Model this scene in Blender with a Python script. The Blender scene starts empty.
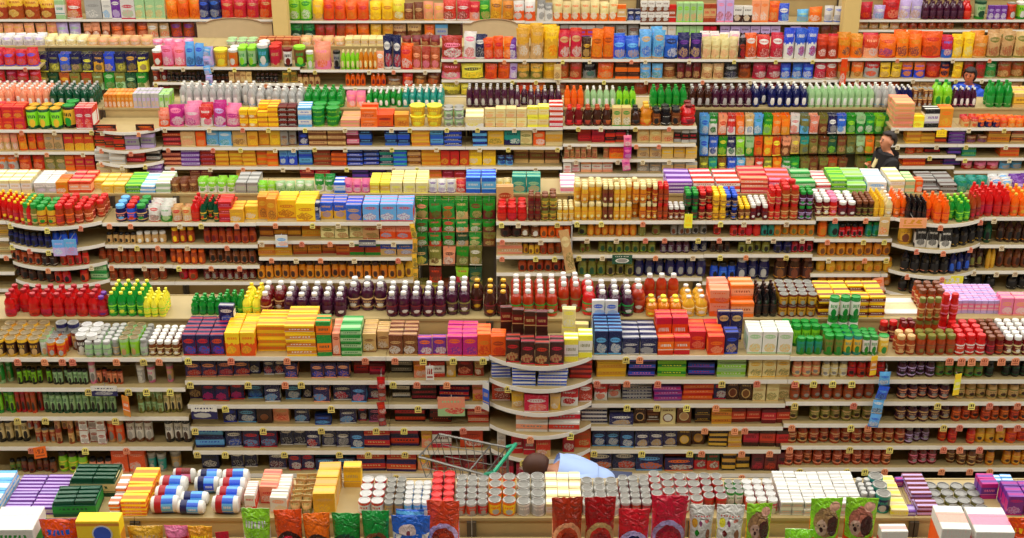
import bpy, math, random
from mathutils import Vector
random.seed(7)
R = math.radians
sc = bpy.context.scene
C = sc.collection

# ------------------------------------------------------------------ camera
F, CX, CY = 1350.0, 512.0, 269.0          # focal length and centre for a 1024 x 538 frame
TH, ZC = R(24.6), 7.78                    # pitch below the horizon, height of the camera
cd = bpy.data.cameras.new('camera'); cam = bpy.data.objects.new('camera', cd); C.objects.link(cam)
cam.location = (0, 0, ZC); cam.rotation_euler = (R(90) - TH, 0, 0)
cd.sensor_width = 36; cd.lens = F / 1024 * 36; cd.clip_end = 200
sc.camera = cam
# ------------------------------------------------------------------ light
w = bpy.data.worlds.new('store_air'); sc.world = w; w.use_nodes = True
w.node_tree.nodes['Background'].inputs[0].default_value = (1.0, .96, .90, 1)
w.node_tree.nodes['Background'].inputs[1].default_value = .07
for i in range(7):                        # rows of fluorescent tubes on the ceiling, one above each aisle
    ld = bpy.data.lights.new('fluorescent_row', 'AREA'); ld.shape = 'RECTANGLE'
    ld.size = 34; ld.size_y = .5; ld.energy = 1000; ld.color = (1.0, .965, .90)
    lo = bpy.data.objects.new('fluorescent_row', ld); C.objects.link(lo)
    lo.location = (0, 5.8 + 3.4 * i, 8.6)
vs = sc.view_settings
vs.view_transform = 'Standard'; vs.look = 'None'; vs.exposure = -0.18; vs.gamma = 1; vs.use_curve_mapping = False

# ------------------------------------------------------------------ helpers: photograph to place
def z_at(py, Y): return ZC - Y * math.tan(TH + math.atan((py - CY) / F))
def depth(Y, Z): return Y * math.cos(TH) + (ZC - Z) * math.sin(TH)
def x_at(px, Y, Z): return (px - CX) * depth(Y, Z) / F
def y_px(Y, Z): return CY + F * math.tan(math.atan((ZC - Z) / Y) - TH)
def m_per_px(Y, Z): return depth(Y, Z) / F

PAL = dict(red=(205, 24, 22), crimson=(165, 12, 24), maroon=(112, 18, 22), rust=(165, 62, 25), orange=(238, 98, 16), amber=(214, 128, 28),
  gold=(222, 168, 44), yellow=(248, 200, 24), lemon=(238, 226, 60), lime=(140, 210, 38), green=(22, 140, 44), darkgreen=(14, 74, 46),
  olive=(122, 118, 48), teal=(28, 140, 124), sky=(96, 170, 226), blue=(36, 84, 202), navy=(20, 23, 78), purple=(104, 40, 142),
  magenta=(186, 22, 124), pink=(236, 122, 158), lilac=(188, 164, 214), white=(224, 220, 210), cream=(226, 208, 146),
  tan=(208, 166, 104), brown=(118, 62, 30), darkbrown=(62, 30, 20), black=(20, 17, 20), grey=(142, 140, 134), silver=(176, 174, 168),
  salmon=(238, 150, 112), mint=(160, 198, 140), ember=(176, 50, 20), plum=(70, 22, 48), shelf=(174, 152, 102), panel=(180, 156, 104), strip=(234, 228, 216))
WORD = dict(ember='orange-red', sky='light blue', darkgreen='dark green', darkbrown='dark brown', mint='pale green', plum='dark plum')
def lin(c):
    if isinstance(c, str): c = PAL[c]
    return tuple(((v / 255) / 12.92 if v / 255 <= .04045 else ((v / 255 + .055) / 1.055) ** 2.4) for v in c) + (1,)

# ------------------------------------------------------------------ materials
def N(nt, typ, **kw):
    n = nt.nodes.new(typ)
    for k, v in kw.items():
        if k.startswith('i'): n.inputs[int(k[1:])].default_value = v
        else: setattr(n, k, v)
    return n
def M(nt, op, a, b=None, c=None):
    n = nt.nodes.new('ShaderNodeMath'); n.operation = op
    for i, v in enumerate((a, b, c)):
        if v is None: continue
        if isinstance(v, (int, float)): n.inputs[i].default_value = v
        else: nt.links.new(v, n.inputs[i])
    return n.outputs[0]
def MIX(nt, f, a, b):
    n = nt.nodes.new('ShaderNodeMix'); n.data_type = 'RGBA'
    for s, v in ((0, f), (6, a), (7, b)):
        if isinstance(v, (int, float, tuple)): n.inputs[s].default_value = v
        else: nt.links.new(v, n.inputs[s])
    return n.outputs[2]

def print_group(style):
    """flat print of a package: a logo with letter-like bars, a picture patch, bands"""
    g = bpy.data.node_groups.new('print_' + style, 'ShaderNodeTree')
    for nm in ('Base', 'Accent', 'Second'): g.interface.new_socket(nm, in_out='INPUT', socket_type='NodeSocketColor')
    g.interface.new_socket('Seed', in_out='INPUT', socket_type='NodeSocketFloat')
    g.interface.new_socket('Color', in_out='OUTPUT', socket_type='NodeSocketColor')
    gi = N(g, 'NodeGroupInput'); go = N(g, 'NodeGroupOutput')
    tc = N(g, 'ShaderNodeTexCoord'); sp = N(g, 'ShaderNodeSeparateXYZ'); g.links.new(tc.outputs['Generated'], sp.inputs[0])
    sn = N(g, 'ShaderNodeSeparateXYZ'); g.links.new(tc.outputs['Normal'], sn.inputs[0])
    oi = N(g, 'ShaderNodeObjectInfo'); rnd = oi.outputs['Random']
    u, v = sp.outputs[0], sp.outputs[2]
    front = M(g, 'GREATER_THAN', M(g, 'ABSOLUTE', sn.outputs[1]), .35)
    base, acc, sec = gi.outputs[0], gi.outputs[1], gi.outputs[2]
    nz = N(g, 'ShaderNodeTexNoise'); nz.inputs['Scale'].default_value = 5; nz.inputs['Detail'].default_value = 2
    seed = gi.outputs[3]
    va = N(g, 'ShaderNodeVectorMath'); va.operation = 'ADD'; cx = N(g, 'ShaderNodeCombineXYZ')
    for q in range(3): g.links.new(M(g, 'MULTIPLY', seed, 31.0 + 17 * q), cx.inputs[q])
    g.links.new(tc.outputs['Generated'], va.inputs[0]); g.links.new(cx.outputs[0], va.inputs[1])
    g.links.new(va.outputs[0], nz.inputs['Vector']); noise = nz.outputs[0]
    n2 = N(g, 'ShaderNodeTexNoise'); n2.inputs['Scale'].default_value = 13; n2.inputs['Detail'].default_value = 3; n2.inputs['Roughness'].default_value = .7
    g.links.new(va.outputs[0], n2.inputs['Vector']); fine = n2.outputs[0]
    s2 = M(g, 'FRACT', M(g, 'MULTIPLY', seed, 7.31)); s3 = M(g, 'FRACT', M(g, 'MULTIPLY', seed, 13.7))
    def ell(cu, cv, ru, rv, k=0.0):
        a = M(g, 'POWER', M(g, 'ABSOLUTE', M(g, 'DIVIDE', M(g, 'SUBTRACT', u, cu), ru)), 2)
        b = M(g, 'POWER', M(g, 'ABSOLUTE', M(g, 'DIVIDE', M(g, 'SUBTRACT', v, cv), rv)), 2)
        s = M(g, 'ADD', a, b)
        if k: s = M(g, 'ADD', s, M(g, 'MULTIPLY', M(g, 'SUBTRACT', noise, .5), k))
        return M(g, 'LESS_THAN', s, 1)
    def band(c, hw, src=None): return M(g, 'LESS_THAN', M(g, 'ABSOLUTE', M(g, 'SUBTRACT', v if src is None else src, c)), hw)
    def letters(c, hw, f=34.0):
        return M(g, 'MULTIPLY', M(g, 'MULTIPLY', band(c, hw), band(.5, .34, u)), M(g, 'GREATER_THAN', M(g, 'SINE', M(g, 'ADD', M(g, 'MULTIPLY', u, f), M(g, 'MULTIPLY', noise, 9))), -.25))
    col = base
    pic = MIX(g, M(g, 'GREATER_THAN', fine, .53), MIX(g, .3, sec, base), MIX(g, .55, acc, base))
    big = style in ('crest', 'puppy', 'dots', 'plain', 'puppyblue', 'tag')
    if not big: col = MIX(g, M(g, 'MULTIPLY', M(g, 'GREATER_THAN', fine, .6), .22), col, acc)
    if style == 'logo':
        cv = M(g, 'ADD', .60, M(g, 'MULTIPLY', s2, .2))
        col = MIX(g, ell(M(g, 'ADD', .38, M(g, 'MULTIPLY', s3, .24)), .28, .40, .20, 1.8), col, pic)
        col = MIX(g, ell(.5, cv, .38, M(g, 'ADD', .06, M(g, 'MULTIPLY', s3, .06)), .35), col, acc)
        col = MIX(g, M(g, 'MULTIPLY', letters(cv, .035, 58), .8), col, base)
        col = MIX(g, band(.04, .03), col, acc)
    elif style == 'half':
        col = MIX(g, M(g, 'LESS_THAN', M(g, 'ADD', v, M(g, 'MULTIPLY', noise, .3)), M(g, 'ADD', .5, M(g, 'MULTIPLY', s2, .25))), col, acc)
        col = MIX(g, letters(.76, .05, 55), col, acc)
        col = MIX(g, ell(M(g, 'ADD', .35, M(g, 'MULTIPLY', s3, .3)), .27, .34, .17, 1.6), col, pic)
    elif style == 'window':
        col = MIX(g, ell(.5, .38, .34, .26), col, acc)
        col = MIX(g, ell(.5, .38, .27, .20, .8), col, sec)
        col = MIX(g, letters(.83, .04, 60), col, acc)
    elif style == 'bands':
        col = MIX(g, band(.5, .26), col, acc)
        col = MIX(g, letters(.55, .07, 60), col, sec)
        col = MIX(g, band(.30, .02), col, sec)
    elif style == 'wrap':                  # label round a jar, bottle or can
        col = MIX(g, band(.5, .34), col, acc)
        col = MIX(g, letters(.62, .08, 46), col, base)
        col = MIX(g, ell(.5, .3, .26, .2, 1.0), col, sec)
        front = None
    elif style == 'crest':                 # arched ribbon over a round badge, as on the large pet food bags
        col = MIX(g, ell(.5, .40, .44, .27), col, acc)
        col = MIX(g, ell(.5, .34, .36, .26), col, sec)
        col = MIX(g, ell(.5, .34, .27, .18, .5), col, base)
    elif style == 'puppy':                 # photo of animals
        col = MIX(g, ell(.48, .66, .38, .22, 1.0), col, MIX(g, fine, (.10, .035, .02, 1), sec))
        col = MIX(g, ell(.33, .58, .17, .12, .6), col, (.62, .40, .28, 1))
        col = MIX(g, ell(.68, .60, .19, .15, .9), col, (.07, .02, .014, 1))
        col = MIX(g, ell(.33, .55, .05, .035), col, (.05, .012, .01, 1))
        col = MIX(g, ell(.26, .62, .025, .018), col, (.02, .008, .006, 1)); col = MIX(g, ell(.40, .62, .025, .018), col, (.02, .008, .006, 1))
        col = MIX(g, ell(.74, .88, .18, .07, .5), col, (.78, .42, .27, 1))
        col = MIX(g, band(.30, .10), col, acc)
    elif style == 'plain':
        col = MIX(g, band(.93, .03), col, acc)
    elif style == 'dots':                  # scattered small pictures of food and a faint script line
        for cu, cv, a_, b_, cc in ((.22, .72, .11, .08, acc), (.32, .56, .09, .05, sec), (.74, .54, .09, .09, (.30, .12, .05, 1)), (.45, .72, .06, .04, (.25, .05, .12, 1)), (.70, .76, .09, .03, (.7, .2, .15, 1)), (.62, .20, .10, .06, acc), (.25, .2, .1, .07, (.5, .1, .1, 1))):
            col = MIX(g, ell(cu, cv, a_, b_, .7), col, cc)
        col = MIX(g, letters(.83, .012, 60), col, (.7, .15, .12, 1))
    elif style == 'puppyblue':
        col = MIX(g, ell(.42, .74, .22, .13, 1.0), col, (.75, .58, .52, 1))
        col = MIX(g, ell(.44, .72, .05, .045), col, (.25, .05, .05, 1))
        col = MIX(g, band(.55, .14), col, MIX(g, M(g, 'GREATER_THAN', noise, .5), base, sec))
    elif style == 'tag':
        col = MIX(g, letters(.62, .2, 22), col, acc)
        col = MIX(g, M(g, 'MULTIPLY', band(.22, .06), band(.5, .36, u)), col, acc)
        front = None
    if front is not None:
        top = MIX(g, M(g, 'MULTIPLY', band(.5, .22, sp.outputs[1]), .9 if style == 'bands' else .55), base, acc) if style in ('logo', 'bands', 'half') else base
        side = MIX(g, band(.45, .28), base, acc)
        up = M(g, 'GREATER_THAN', sn.outputs[2], .6)
        other = MIX(g, up, side, top)
        col = MIX(g, front, other, col)
    hs = N(g, 'ShaderNodeHueSaturation'); g.links.new(col, hs.inputs['Color'])
    g.links.new(M(g, 'ADD', M(g, 'ADD', .74, M(g, 'MULTIPLY', fine, .36)), M(g, 'MULTIPLY', rnd, .18)), hs.inputs['Value'])
    g.links.new(M(g, 'ADD', .488, M(g, 'MULTIPLY', rnd, .024)), hs.inputs['Hue'])
    g.links.new(hs.outputs[0], go.inputs[0])
    return g
GROUPS = {}
MC = {}
def plain(col, rough=.5, metal=0.0, grain=0.0, coat=0.0):
    k = (col, rough, metal, grain, coat)
    if k in MC: return MC[k]
    m = bpy.data.materials.new('%s_surface' % (col if isinstance(col, str) else 'mixed')); m.use_nodes = True
    nt = m.node_tree; b = nt.nodes['Principled BSDF']
    b.inputs['Base Color'].default_value = lin(col); b.inputs['Roughness'].default_value = rough; b.inputs['Metallic'].default_value = metal
    b.inputs['Coat Weight'].default_value = coat
    tc = N(nt, 'ShaderNodeTexCoord'); nz = N(nt, 'ShaderNodeTexNoise'); nz.inputs['Scale'].default_value = 7
    nt.links.new(tc.outputs['Object'], nz.inputs['Vector'])
    oi = N(nt, 'ShaderNodeObjectInfo')
    hs = N(nt, 'ShaderNodeHueSaturation'); hs.inputs['Color'].default_value = lin(col)
    val = M(nt, 'ADD', M(nt, 'ADD', .94, M(nt, 'MULTIPLY', oi.outputs['Random'], .10)), M(nt, 'MULTIPLY', M(nt, 'SUBTRACT', nz.outputs[0], .5), .10 + grain))
    nt.links.new(val, hs.inputs['Value']); nt.links.new(hs.outputs[0], b.inputs['Base Color'])
    MC[k] = m
    return m
def printed(cols, style='logo', rough=.42, crinkle=0.0):
    cols = tuple(cols)
    k = (cols, style, rough, crinkle)
    if k in MC: return MC[k]
    if style not in GROUPS: GROUPS[style] = print_group(style)
    m = bpy.data.materials.new('%s_%s_print' % (cols[0] if isinstance(cols[0], str) else 'mixed', style)); m.use_nodes = True
    nt = m.node_tree; b = nt.nodes['Principled BSDF']; b.inputs['Roughness'].default_value = rough
    gn = N(nt, 'ShaderNodeGroup'); gn.node_tree = GROUPS[style]
    for i in range(3): gn.inputs[i].default_value = lin(cols[i])
    gn.inputs[3].default_value = random.Random(str(k)).random()
    nt.links.new(gn.outputs[0], b.inputs['Base Color'])
    if crinkle:
        tc = N(nt, 'ShaderNodeTexCoord'); nz = N(nt, 'ShaderNodeTexNoise'); nz.inputs['Scale'].default_value = 14; nz.inputs['Distortion'].default_value = 1.6
        nt.links.new(tc.outputs['Object'], nz.inputs['Vector'])
        bp = N(nt, 'ShaderNodeBump'); bp.inputs['Strength'].default_value = crinkle; bp.inputs['Distance'].default_value = .035
        nt.links.new(nz.outputs[0], bp.inputs['Height']); nt.links.new(bp.outputs[0], b.inputs['Normal'])
    MC[k] = m
    return m

# ------------------------------------------------------------------ mesh building
class MB:
    def __init__(s): s.v = []; s.f = []; s.m = []; s.sm = []
    def add(s, vs, fs, mi=0, smooth=False):
        o = len(s.v); s.v += vs; s.f += [tuple(i + o for i in f) for f in fs]; s.m += [mi] * len(fs); s.sm += [smooth] * len(fs)
    def box(s, x0, x1, y0, y1, z0, z1, mi=0):
        s.add([(x0, y0, z0), (x1, y0, z0), (x1, y1, z0), (x0, y1, z0), (x0, y0, z1), (x1, y0, z1), (x1, y1, z1), (x0, y1, z1)],
              [(3, 2, 1, 0), (4, 5, 6, 7), (0, 1, 5, 4), (1, 2, 6, 5), (2, 3, 7, 6), (3, 0, 4, 7)], mi)
    def cbox(s, x0, x1, y0, y1, z0, z1, c, mi=0):          # box with chamfered vertical edges
        ring = [(x0 + c, y0), (x1 - c, y0), (x1, y0 + c), (x1, y1 - c), (x1 - c, y1), (x0 + c, y1), (x0, y1 - c), (x0, y0 + c)]
        s.prism(ring, z0, z1, mi)
    def prism(s, ring, z0, z1, mi=0, smooth=False):
        n = len(ring)
        s.add([(x, y, z0) for x, y in ring] + [(x, y, z1) for x, y in ring],
              [tuple(range(n - 1, -1, -1)), tuple(range(n, 2 * n))] + [(i, (i + 1) % n, n + (i + 1) % n, n + i) for i in range(n)], mi, smooth)
    def lathe(s, prof, seg=12, mi=0, sx=1.0, sy=1.0, cx=0.0, cy=0.0, cz=0.0, axis='z'):
        vs = []; fs = []
        for r, z in prof:
            for k in range(seg):
                a = 2 * math.pi * (k + .5) / seg
                p = (cx + r * math.cos(a) * sx, cy + r * math.sin(a) * sy, z + cz)
                if axis == 'x': p = (z + cx, cy + r * math.cos(a) * sx, cz + r * math.sin(a) * sy)
                vs.append(p)
        for j in range(len(prof) - 1):
            for k in range(seg):
                a, b = j * seg + k, j * seg + (k + 1) % seg
                fs.append((a, b, b + seg, a + seg))
        fs.append(tuple(range(seg - 1, -1, -1))); fs.append(tuple(range((len(prof) - 1) * seg, len(prof) * seg)))
        s.add(vs, fs, mi, True)
    def tube(s, pts, r, seg=6, mi=0):
        pts = [Vector(p) for p in pts]; vs = []; fs = []
        for i, p in enumerate(pts):
            d = (pts[min(i + 1, len(pts) - 1)] - pts[max(i - 1, 0)]).normalized()
            a = d.orthogonal().normalized(); b = d.cross(a)
            for k in range(seg):
                t = 2 * math.pi * k / seg
                vs.append(tuple(p + a * (r * math.cos(t)) + b * (r * math.sin(t))))
        for i in range(len(pts) - 1):
            for k in range(seg):
                a, b = i * seg + k, i * seg + (k + 1) % seg
                fs.append((a, b, b + seg, a + seg))
        fs.append(tuple(range(seg - 1, -1, -1))); fs.append(tuple(range((len(pts) - 1) * seg, len(pts) * seg)))
        s.add(vs, fs, mi, True)
    def mesh(s, name, mats):
        me = bpy.data.meshes.new(name); me.from_pydata(s.v, [], s.f)
        for m in mats: me.materials.append(m)
        me.polygons.foreach_set('material_index', s.m); me.polygons.foreach_set('use_smooth', s.sm)
        if any(s.sm): me.set_sharp_from_angle(angle=R(38))
        me.update()
        return me
def ob(name, me, loc=(0, 0, 0), rot=(0, 0, 0), parent=None):
    o = bpy.data.objects.new(name, me); C.objects.link(o); o.location = loc; o.rotation_euler = rot
    if parent: o.parent = parent
    return o
def tag(o, label=None, cat=None, group=None, kind=None):
    if label: o['label'] = label
    if cat: o['category'] = cat
    if group: o['group'] = group
    if kind: o['kind'] = kind
    return o

# ------------------------------------------------------------------ products: each maker returns [(part name, mesh)], the first being the body
def pillow(mb, wd, dp, ht, nx, nz, rough=0.0, mi=0, lean=0.0, flat_bottom=True, seed=0):
    rng = random.Random(seed); vs = []; fs = []
    jit = [[(rng.random() - .5) * 2 * rough for _ in range(nx + 1)] for _ in range(nz + 1)]
    for side in (-1, 1):
        for j in range(nz + 1):
            t = j / nz
            full = (math.sin(math.pi * min(1, max(0, (t + .02) * (.95 if flat_bottom else 1)))) ** .55) if not flat_bottom else min(1, max(0.0, (1 - t) / .34)) ** .6 * (.80 + .2 * math.sin(math.pi * min(1, t * 1.3)))
            ww = wd * (.94 + .06 * abs(2 * t - 1) ** 2)
            for i in range(nx + 1):
                q = i / nx
                th = (max(0, math.sin(math.pi * q))) ** .5 * full
                e = 1 if 0 < i < nx else .2
                y = side * (dp / 2) * (th * (1 + jit[j][i] * e) + .03)
                vs.append(((q - .5) * ww + jit[j][nx - i] * wd * .02, y, ht * t + (jit[j][i] * ht * .05 if 0 < i < nx and j == nz else 0)))
    n = (nx + 1) * (nz + 1)
    for j in range(nz):
        for i in range(nx):
            a = j * (nx + 1) + i; b = a + 1; c = b + nx + 1; d = a + nx + 1
            fs.append((a, b, c, d)); fs.append((n + b, n + a, n + d, n + c))
    def seam(a, b): fs.append((a, a + n, b + n, b))
    for i in range(nx): seam(i, i + 1) if False else fs.append((i + 1, i, n + i, n + i + 1)); 
    for i in range(nx):
        a = nz * (nx + 1) + i; fs.append((a, a + 1, n + a + 1, n + a))
    for j in range(nz):
        a = j * (nx + 1); b = a + nx + 1; fs.append((a, b, n + b, n + a))
        a = j * (nx + 1) + nx; b = a + nx + 1; fs.append((b, a, n + a, n + b))
    mb.add(vs, fs, mi, True)

def rimmed(r, h0, h1):        # little cap profile
    return [(r * .96, h0), (r, h0 + .2 * (h1 - h0)), (r, h0 + .85 * (h1 - h0)), (r * .9, h1)]

def make(kind, wd, dp, ht, cols, style, near, seed):
    """cols: body, accent, second"""
    a, b, c = cols
    r = wd / 2; seg = 12 if near else 9
    out = []
    def part(nm, fn, mat):
        mb = MB(); fn(mb); out.append((nm, mb, mat))
    if kind in ('box', 'flat', 'carton', 'slab'):
        def f(mb):
            cc = min(.004, wd * .05)
            mb.cbox(-wd / 2, wd / 2, -dp / 2, dp / 2, 0, ht - .004, cc)
            mb.box(-wd / 2 + .003, wd / 2 - .003, -dp / 2 + .002, dp * .12, ht - .004, ht)      # tucked top flap
            mb.box(-wd / 2 + .003, wd / 2 - .003, dp * .14, dp / 2 - .002, ht - .004, ht - .0015)
        part('body', f, printed(cols, style or ('logo' if kind != 'flat' else 'bands'), .45))
    elif kind == 'bag':
        part('body', lambda mb: pillow(mb, wd, dp, ht, 4, 6, .10, seed=seed), printed(cols, style or 'logo', .30, .5))
    elif kind == 'sack':
        part('body', lambda mb: pillow(mb, wd, dp, ht, 10, 14, .22, seed=seed), printed(cols, style or 'crest', .22, 1.0))
    elif kind == 'packet':
        def f(mb):
            pillow(mb, wd, dp, ht * .84, 4, 5, .06, seed=seed, flat_bottom=False)
            mb.box(-wd / 2, wd / 2, -.004, .004, ht * .82, ht)
        part('body', f, printed(cols, style or 'half', .32, .3))
    elif kind == 'can' or kind == 'tin':
        part('body', lambda mb: mb.lathe([(r * .94, 0), (r, .012 * ht + .002), (r, ht * .93), (r * .95, ht - r * .16)], seg), printed(cols, style or 'wrap', .35))
        lidc = c if kind == 'can' else 'grey'
        lidmat = plain({'silver': (160, 158, 150), 'white': (206, 204, 198), 'tan': (158, 136, 92)}.get(lidc, lidc), .36, .45 if lidc in ('silver', 'tan', 'grey', 'gold') else 0)
        part('lid', lambda mb: mb.lathe([(r * .95, ht - r * .17), (r * .98, ht), (r * .88, ht), (r * .82, ht - r * .12)], seg), lidmat)
        part('lid_panel', lambda mb: mb.lathe([(r * .80, ht - r * .13), (r * .62, ht - r * .13 + .001), (r * .58, ht - r * .09), (r * .2, ht - r * .09)], seg), plain({'silver': (118, 115, 106), 'white': (186, 184, 180), 'tan': (120, 104, 70), 'olive': (120, 116, 84)}.get(lidc, lidc), .4, .3 if lidc in ('silver', 'tan', 'grey', 'gold') else 0))
    elif kind == 'jar':
        k = .80
        part('body', lambda mb: mb.lathe([(r * .88, 0), (r, .05 * ht), (r, .64 * ht), (r * .84, .76 * ht), (r * .8, k * ht)], seg), plain(a, .12, 0, .25, .4))
        part('label', lambda mb: mb.lathe([(r * 1.02, .13 * ht), (r * 1.025, .14 * ht), (r * 1.025, .55 * ht), (r * 1.02, .56 * ht)], seg), printed((b, a, c), 'wrap', .5))
        part('lid', lambda mb: mb.lathe(rimmed(r * .86, k * ht, ht), seg), plain(c, .35))
    elif kind in ('bottle', 'juice'):
        neck = .42 if kind == 'juice' else .34
        prof = [(r * .9, 0), (r, .03 * ht), (r * .96, .12 * ht), (r * .96, .48 * ht), (r, .54 * ht), (r * .99, .66 * ht), (r * .82, .77 * ht), (r * neck, .86 * ht), (r * neck, .9 * ht)] if kind == 'juice' else \
               [(r * .86, 0), (r, .03 * ht), (r * .96, .30 * ht), (r, .58 * ht), (r * .9, .70 * ht), (r * neck * 1.2, .86 * ht), (r * neck, .93 * ht)]
        part('body', lambda mb: mb.lathe(prof, seg), plain(a, .12, 0, .25, .5))
        part('label', lambda mb: mb.lathe([(r * 1.0, .13 * ht), (r * 1.025, .14 * ht), (r * 1.025, .47 * ht), (r * 1.0, .48 * ht)], seg), printed((b, a, c), 'wrap', .5))
        part('cap', lambda mb: mb.lathe(rimmed(r * (neck + .08), (.88 if kind == 'juice' else .91) * ht, ht), seg), plain(c, .35))
    elif kind == 'jug':
        part('body', lambda mb: mb.lathe([(r * .9, 0), (r, .04 * ht), (r, .34 * ht), (r * .86, .42 * ht), (r * .98, .52 * ht), (r * .9, .64 * ht), (r * .5, .80 * ht), (r * .42, .88 * ht)], seg, sy=.8), plain(a, .16, 0, .2, .4))
        part('label', lambda mb: mb.lathe([(r * 1.0, .08 * ht), (r * 1.03, .09 * ht), (r * 1.03, .32 * ht), (r * 1.0, .33 * ht)], seg, sy=.8), printed((b, a, c), 'wrap', .5))
        part('handle', lambda mb: mb.tube([(r * .45, 0, .80 * ht), (r * .95, 0, .76 * ht), (r * 1.0, 0, .62 * ht), (r * .84, 0, .56 * ht)], r * .13, 5), plain(a, .2))
        part('cap', lambda mb: mb.lathe(rimmed(r * .52, .87 * ht, ht), seg), plain(c, .35))
    elif kind == 'tub':
        part('body', lambda mb: mb.lathe([(r * .80, 0), (r * .84, .03 * ht), (r * .97, .84 * ht)], seg), printed((a, b, c), 'wrap', .4))
        part('lid', lambda mb: mb.lathe(rimmed(r, .84 * ht, ht), seg), plain(c, .4))
    elif kind == 'loaf':              # shrink-wrapped round pack lying on its side with a paper sleeve
        q = ht / 2
        part('body', lambda mb: mb.lathe([(q * .55, -wd / 2), (q * .88, -wd * .46), (q * .97, -wd * .36), (q * .97, wd * .36), (q * .88, wd * .46), (q * .55, wd / 2)], 14, axis='x', sx=dp / ht, cz=q), plain('white', .3, 0, .1))
        part('sleeve', lambda mb: mb.lathe([(q, -wd * .34), (q * 1.0, -wd * .1)], 14, axis='x', sx=dp / ht, cz=q), plain(a, .4))
        part('sleeve', lambda mb: mb.lathe([(q, -wd * .1), (q * 1.0, wd * .3)], 14, axis='x', sx=dp / ht, cz=q), printed((b, c, 'white'), 'bands', .4))
    elif kind == 'tray':              # open display tray filled with small packets
        t = .006
        def f(mb):
            mb.box(-wd / 2, wd / 2, -dp / 2, -dp / 2 + t, 0, ht * .8); mb.box(-wd / 2, wd / 2, dp / 2 - t, dp / 2, 0, ht)
            mb.box(-wd / 2, -wd / 2 + t, -dp / 2 + t, dp / 2 - t, 0, ht * .9); mb.box(wd / 2 - t, wd / 2, -dp / 2 + t, dp / 2 - t, 0, ht * .9)
            mb.box(-wd / 2 + t, wd / 2 - t, -dp / 2 + t, dp / 2 - t, 0, ht * .25)
        part('tray', f, printed(cols, 'bands', .5))
        nx, ny = 2, 4
        for i in range(nx):
            for j in range(ny):
                pw = (wd - 2 * t) / nx; pd = (dp - 2 * t) / ny
                x0 = -wd / 2 + t + i * pw; y0 = -dp / 2 + t + j * pd
                part('packet', lambda mb, x0=x0, y0=y0, pw=pw, pd=pd: mb.add([(x0 + .004, y0 + .004, ht * .25), (x0 + pw - .004, y0 + .004, ht * .25), (x0 + pw - .004, y0 + pd * .6, ht * .25), (x0 + .004, y0 + pd * .6, ht * .25),
                     (x0 + .006, y0 + pd * .35, ht), (x0 + pw - .006, y0 + pd * .35, ht), (x0 + pw - .004, y0 + pd * .97, ht * .98), (x0 + .004, y0 + pd * .97, ht * .98)],
                     [(3, 2, 1, 0), (4, 5, 6, 7), (0, 1, 5, 4), (1, 2, 6, 5), (2, 3, 7, 6), (3, 0, 4, 7)]), printed((c, a, b), 'bands', .35))
    if near or len(out) == 1:
        return [(nm, mb.mesh(nm, [mt])) for nm, mb, mt in out]
    allmb = MB(); mats = []
    for i, (nm, mb, mt) in enumerate(out):
        allmb.add(mb.v, mb.f, i, False); allmb.sm[-len(mb.f):] = mb.sm; mats.append(mt)
    return [('body', allmb.mesh('body', mats))]

NOUN = dict(box='carton', flat='flat_box', carton='carton', slab='slim_box', bag='snack_bag', sack='pet_food_bag', packet='packet', can='food_can', tin='round_tin',
            jar='jar', bottle='bottle', juice='juice_bottle', jug='drink_jug', tub='tub', loaf='wrapped_can_pack', tray='display_tray')
CATS = dict(box='box', flat='box', carton='box', slab='box', bag='bag', sack='bag', packet='packet', can='can', tin='tin', jar='jar', bottle='bottle', juice='bottle', jug='bottle', tub='tub', loaf='pack', tray='tray')
ROWNAME = dict(A='front row', B='second row', C='third row', D='fourth row', E='fifth row', F='back row')
ORD = ['', 'first', 'second', 'third', 'fourth', 'fifth', 'sixth']
RUNS = []       # every run of alike products: placed first, labelled at the end

def colours(s):
    c = s.split('/')
    while len(c) < 3: c.append({1: 'white', 2: 'tan'}[len(c)])
    return c
ADJ = set(PAL) | {'pale', 'mauve', 'beige', 'striped', 'small', 'rust', 'dark'}
def clean(noun):
    q = noun.split('_')
    while len(q) > 1 and q[0] in ADJ: q.pop(0)
    n = '_'.join(q)
    return {'lid_jar': 'jar', 'bag': 'snack_bag', 'can': 'food_can', 'pack': 'flat_pack', 'box': 'carton', 'sack': 'snack_bag', 'cup': 'cup'}.get(n, n)
def build_word(kind, noun, wd, ht):
    if noun == 'carton': return 'tall_carton' if ht > wd * 1.55 else ('wide_carton' if ht < wd * .95 else 'carton')
    if noun == 'flat_pack': return 'thin_pack' if ht < wd * .22 else ('block_pack' if ht > wd * .4 else 'flat_pack')
    if noun == 'snack_bag': return 'tall_bag' if ht > wd * 1.9 else ('small_bag' if wd < .15 else 'snack_bag')
    return noun
def describe(kind, noun, s):
    c = [WORD.get(q, q) for q in s.split('/')]
    n = noun.replace('_', ' ')
    if kind in ('jar', 'bottle', 'juice', 'jug', 'tub') and len(c) > 2:
        return '%s %s with %s %s' % (c[0], n, c[2], 'lid' if kind in ('jar', 'tub') else 'cap')
    return ' and '.join(c[:2]) + ' ' + n

def tagged_place(level):
    return {'ledge': 'on upper ledge', 'deck': 'on top deck', 'peg': 'hanging on pegs'}.get(level) or 'on %s shelf down' % ORD[int(level)]

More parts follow.
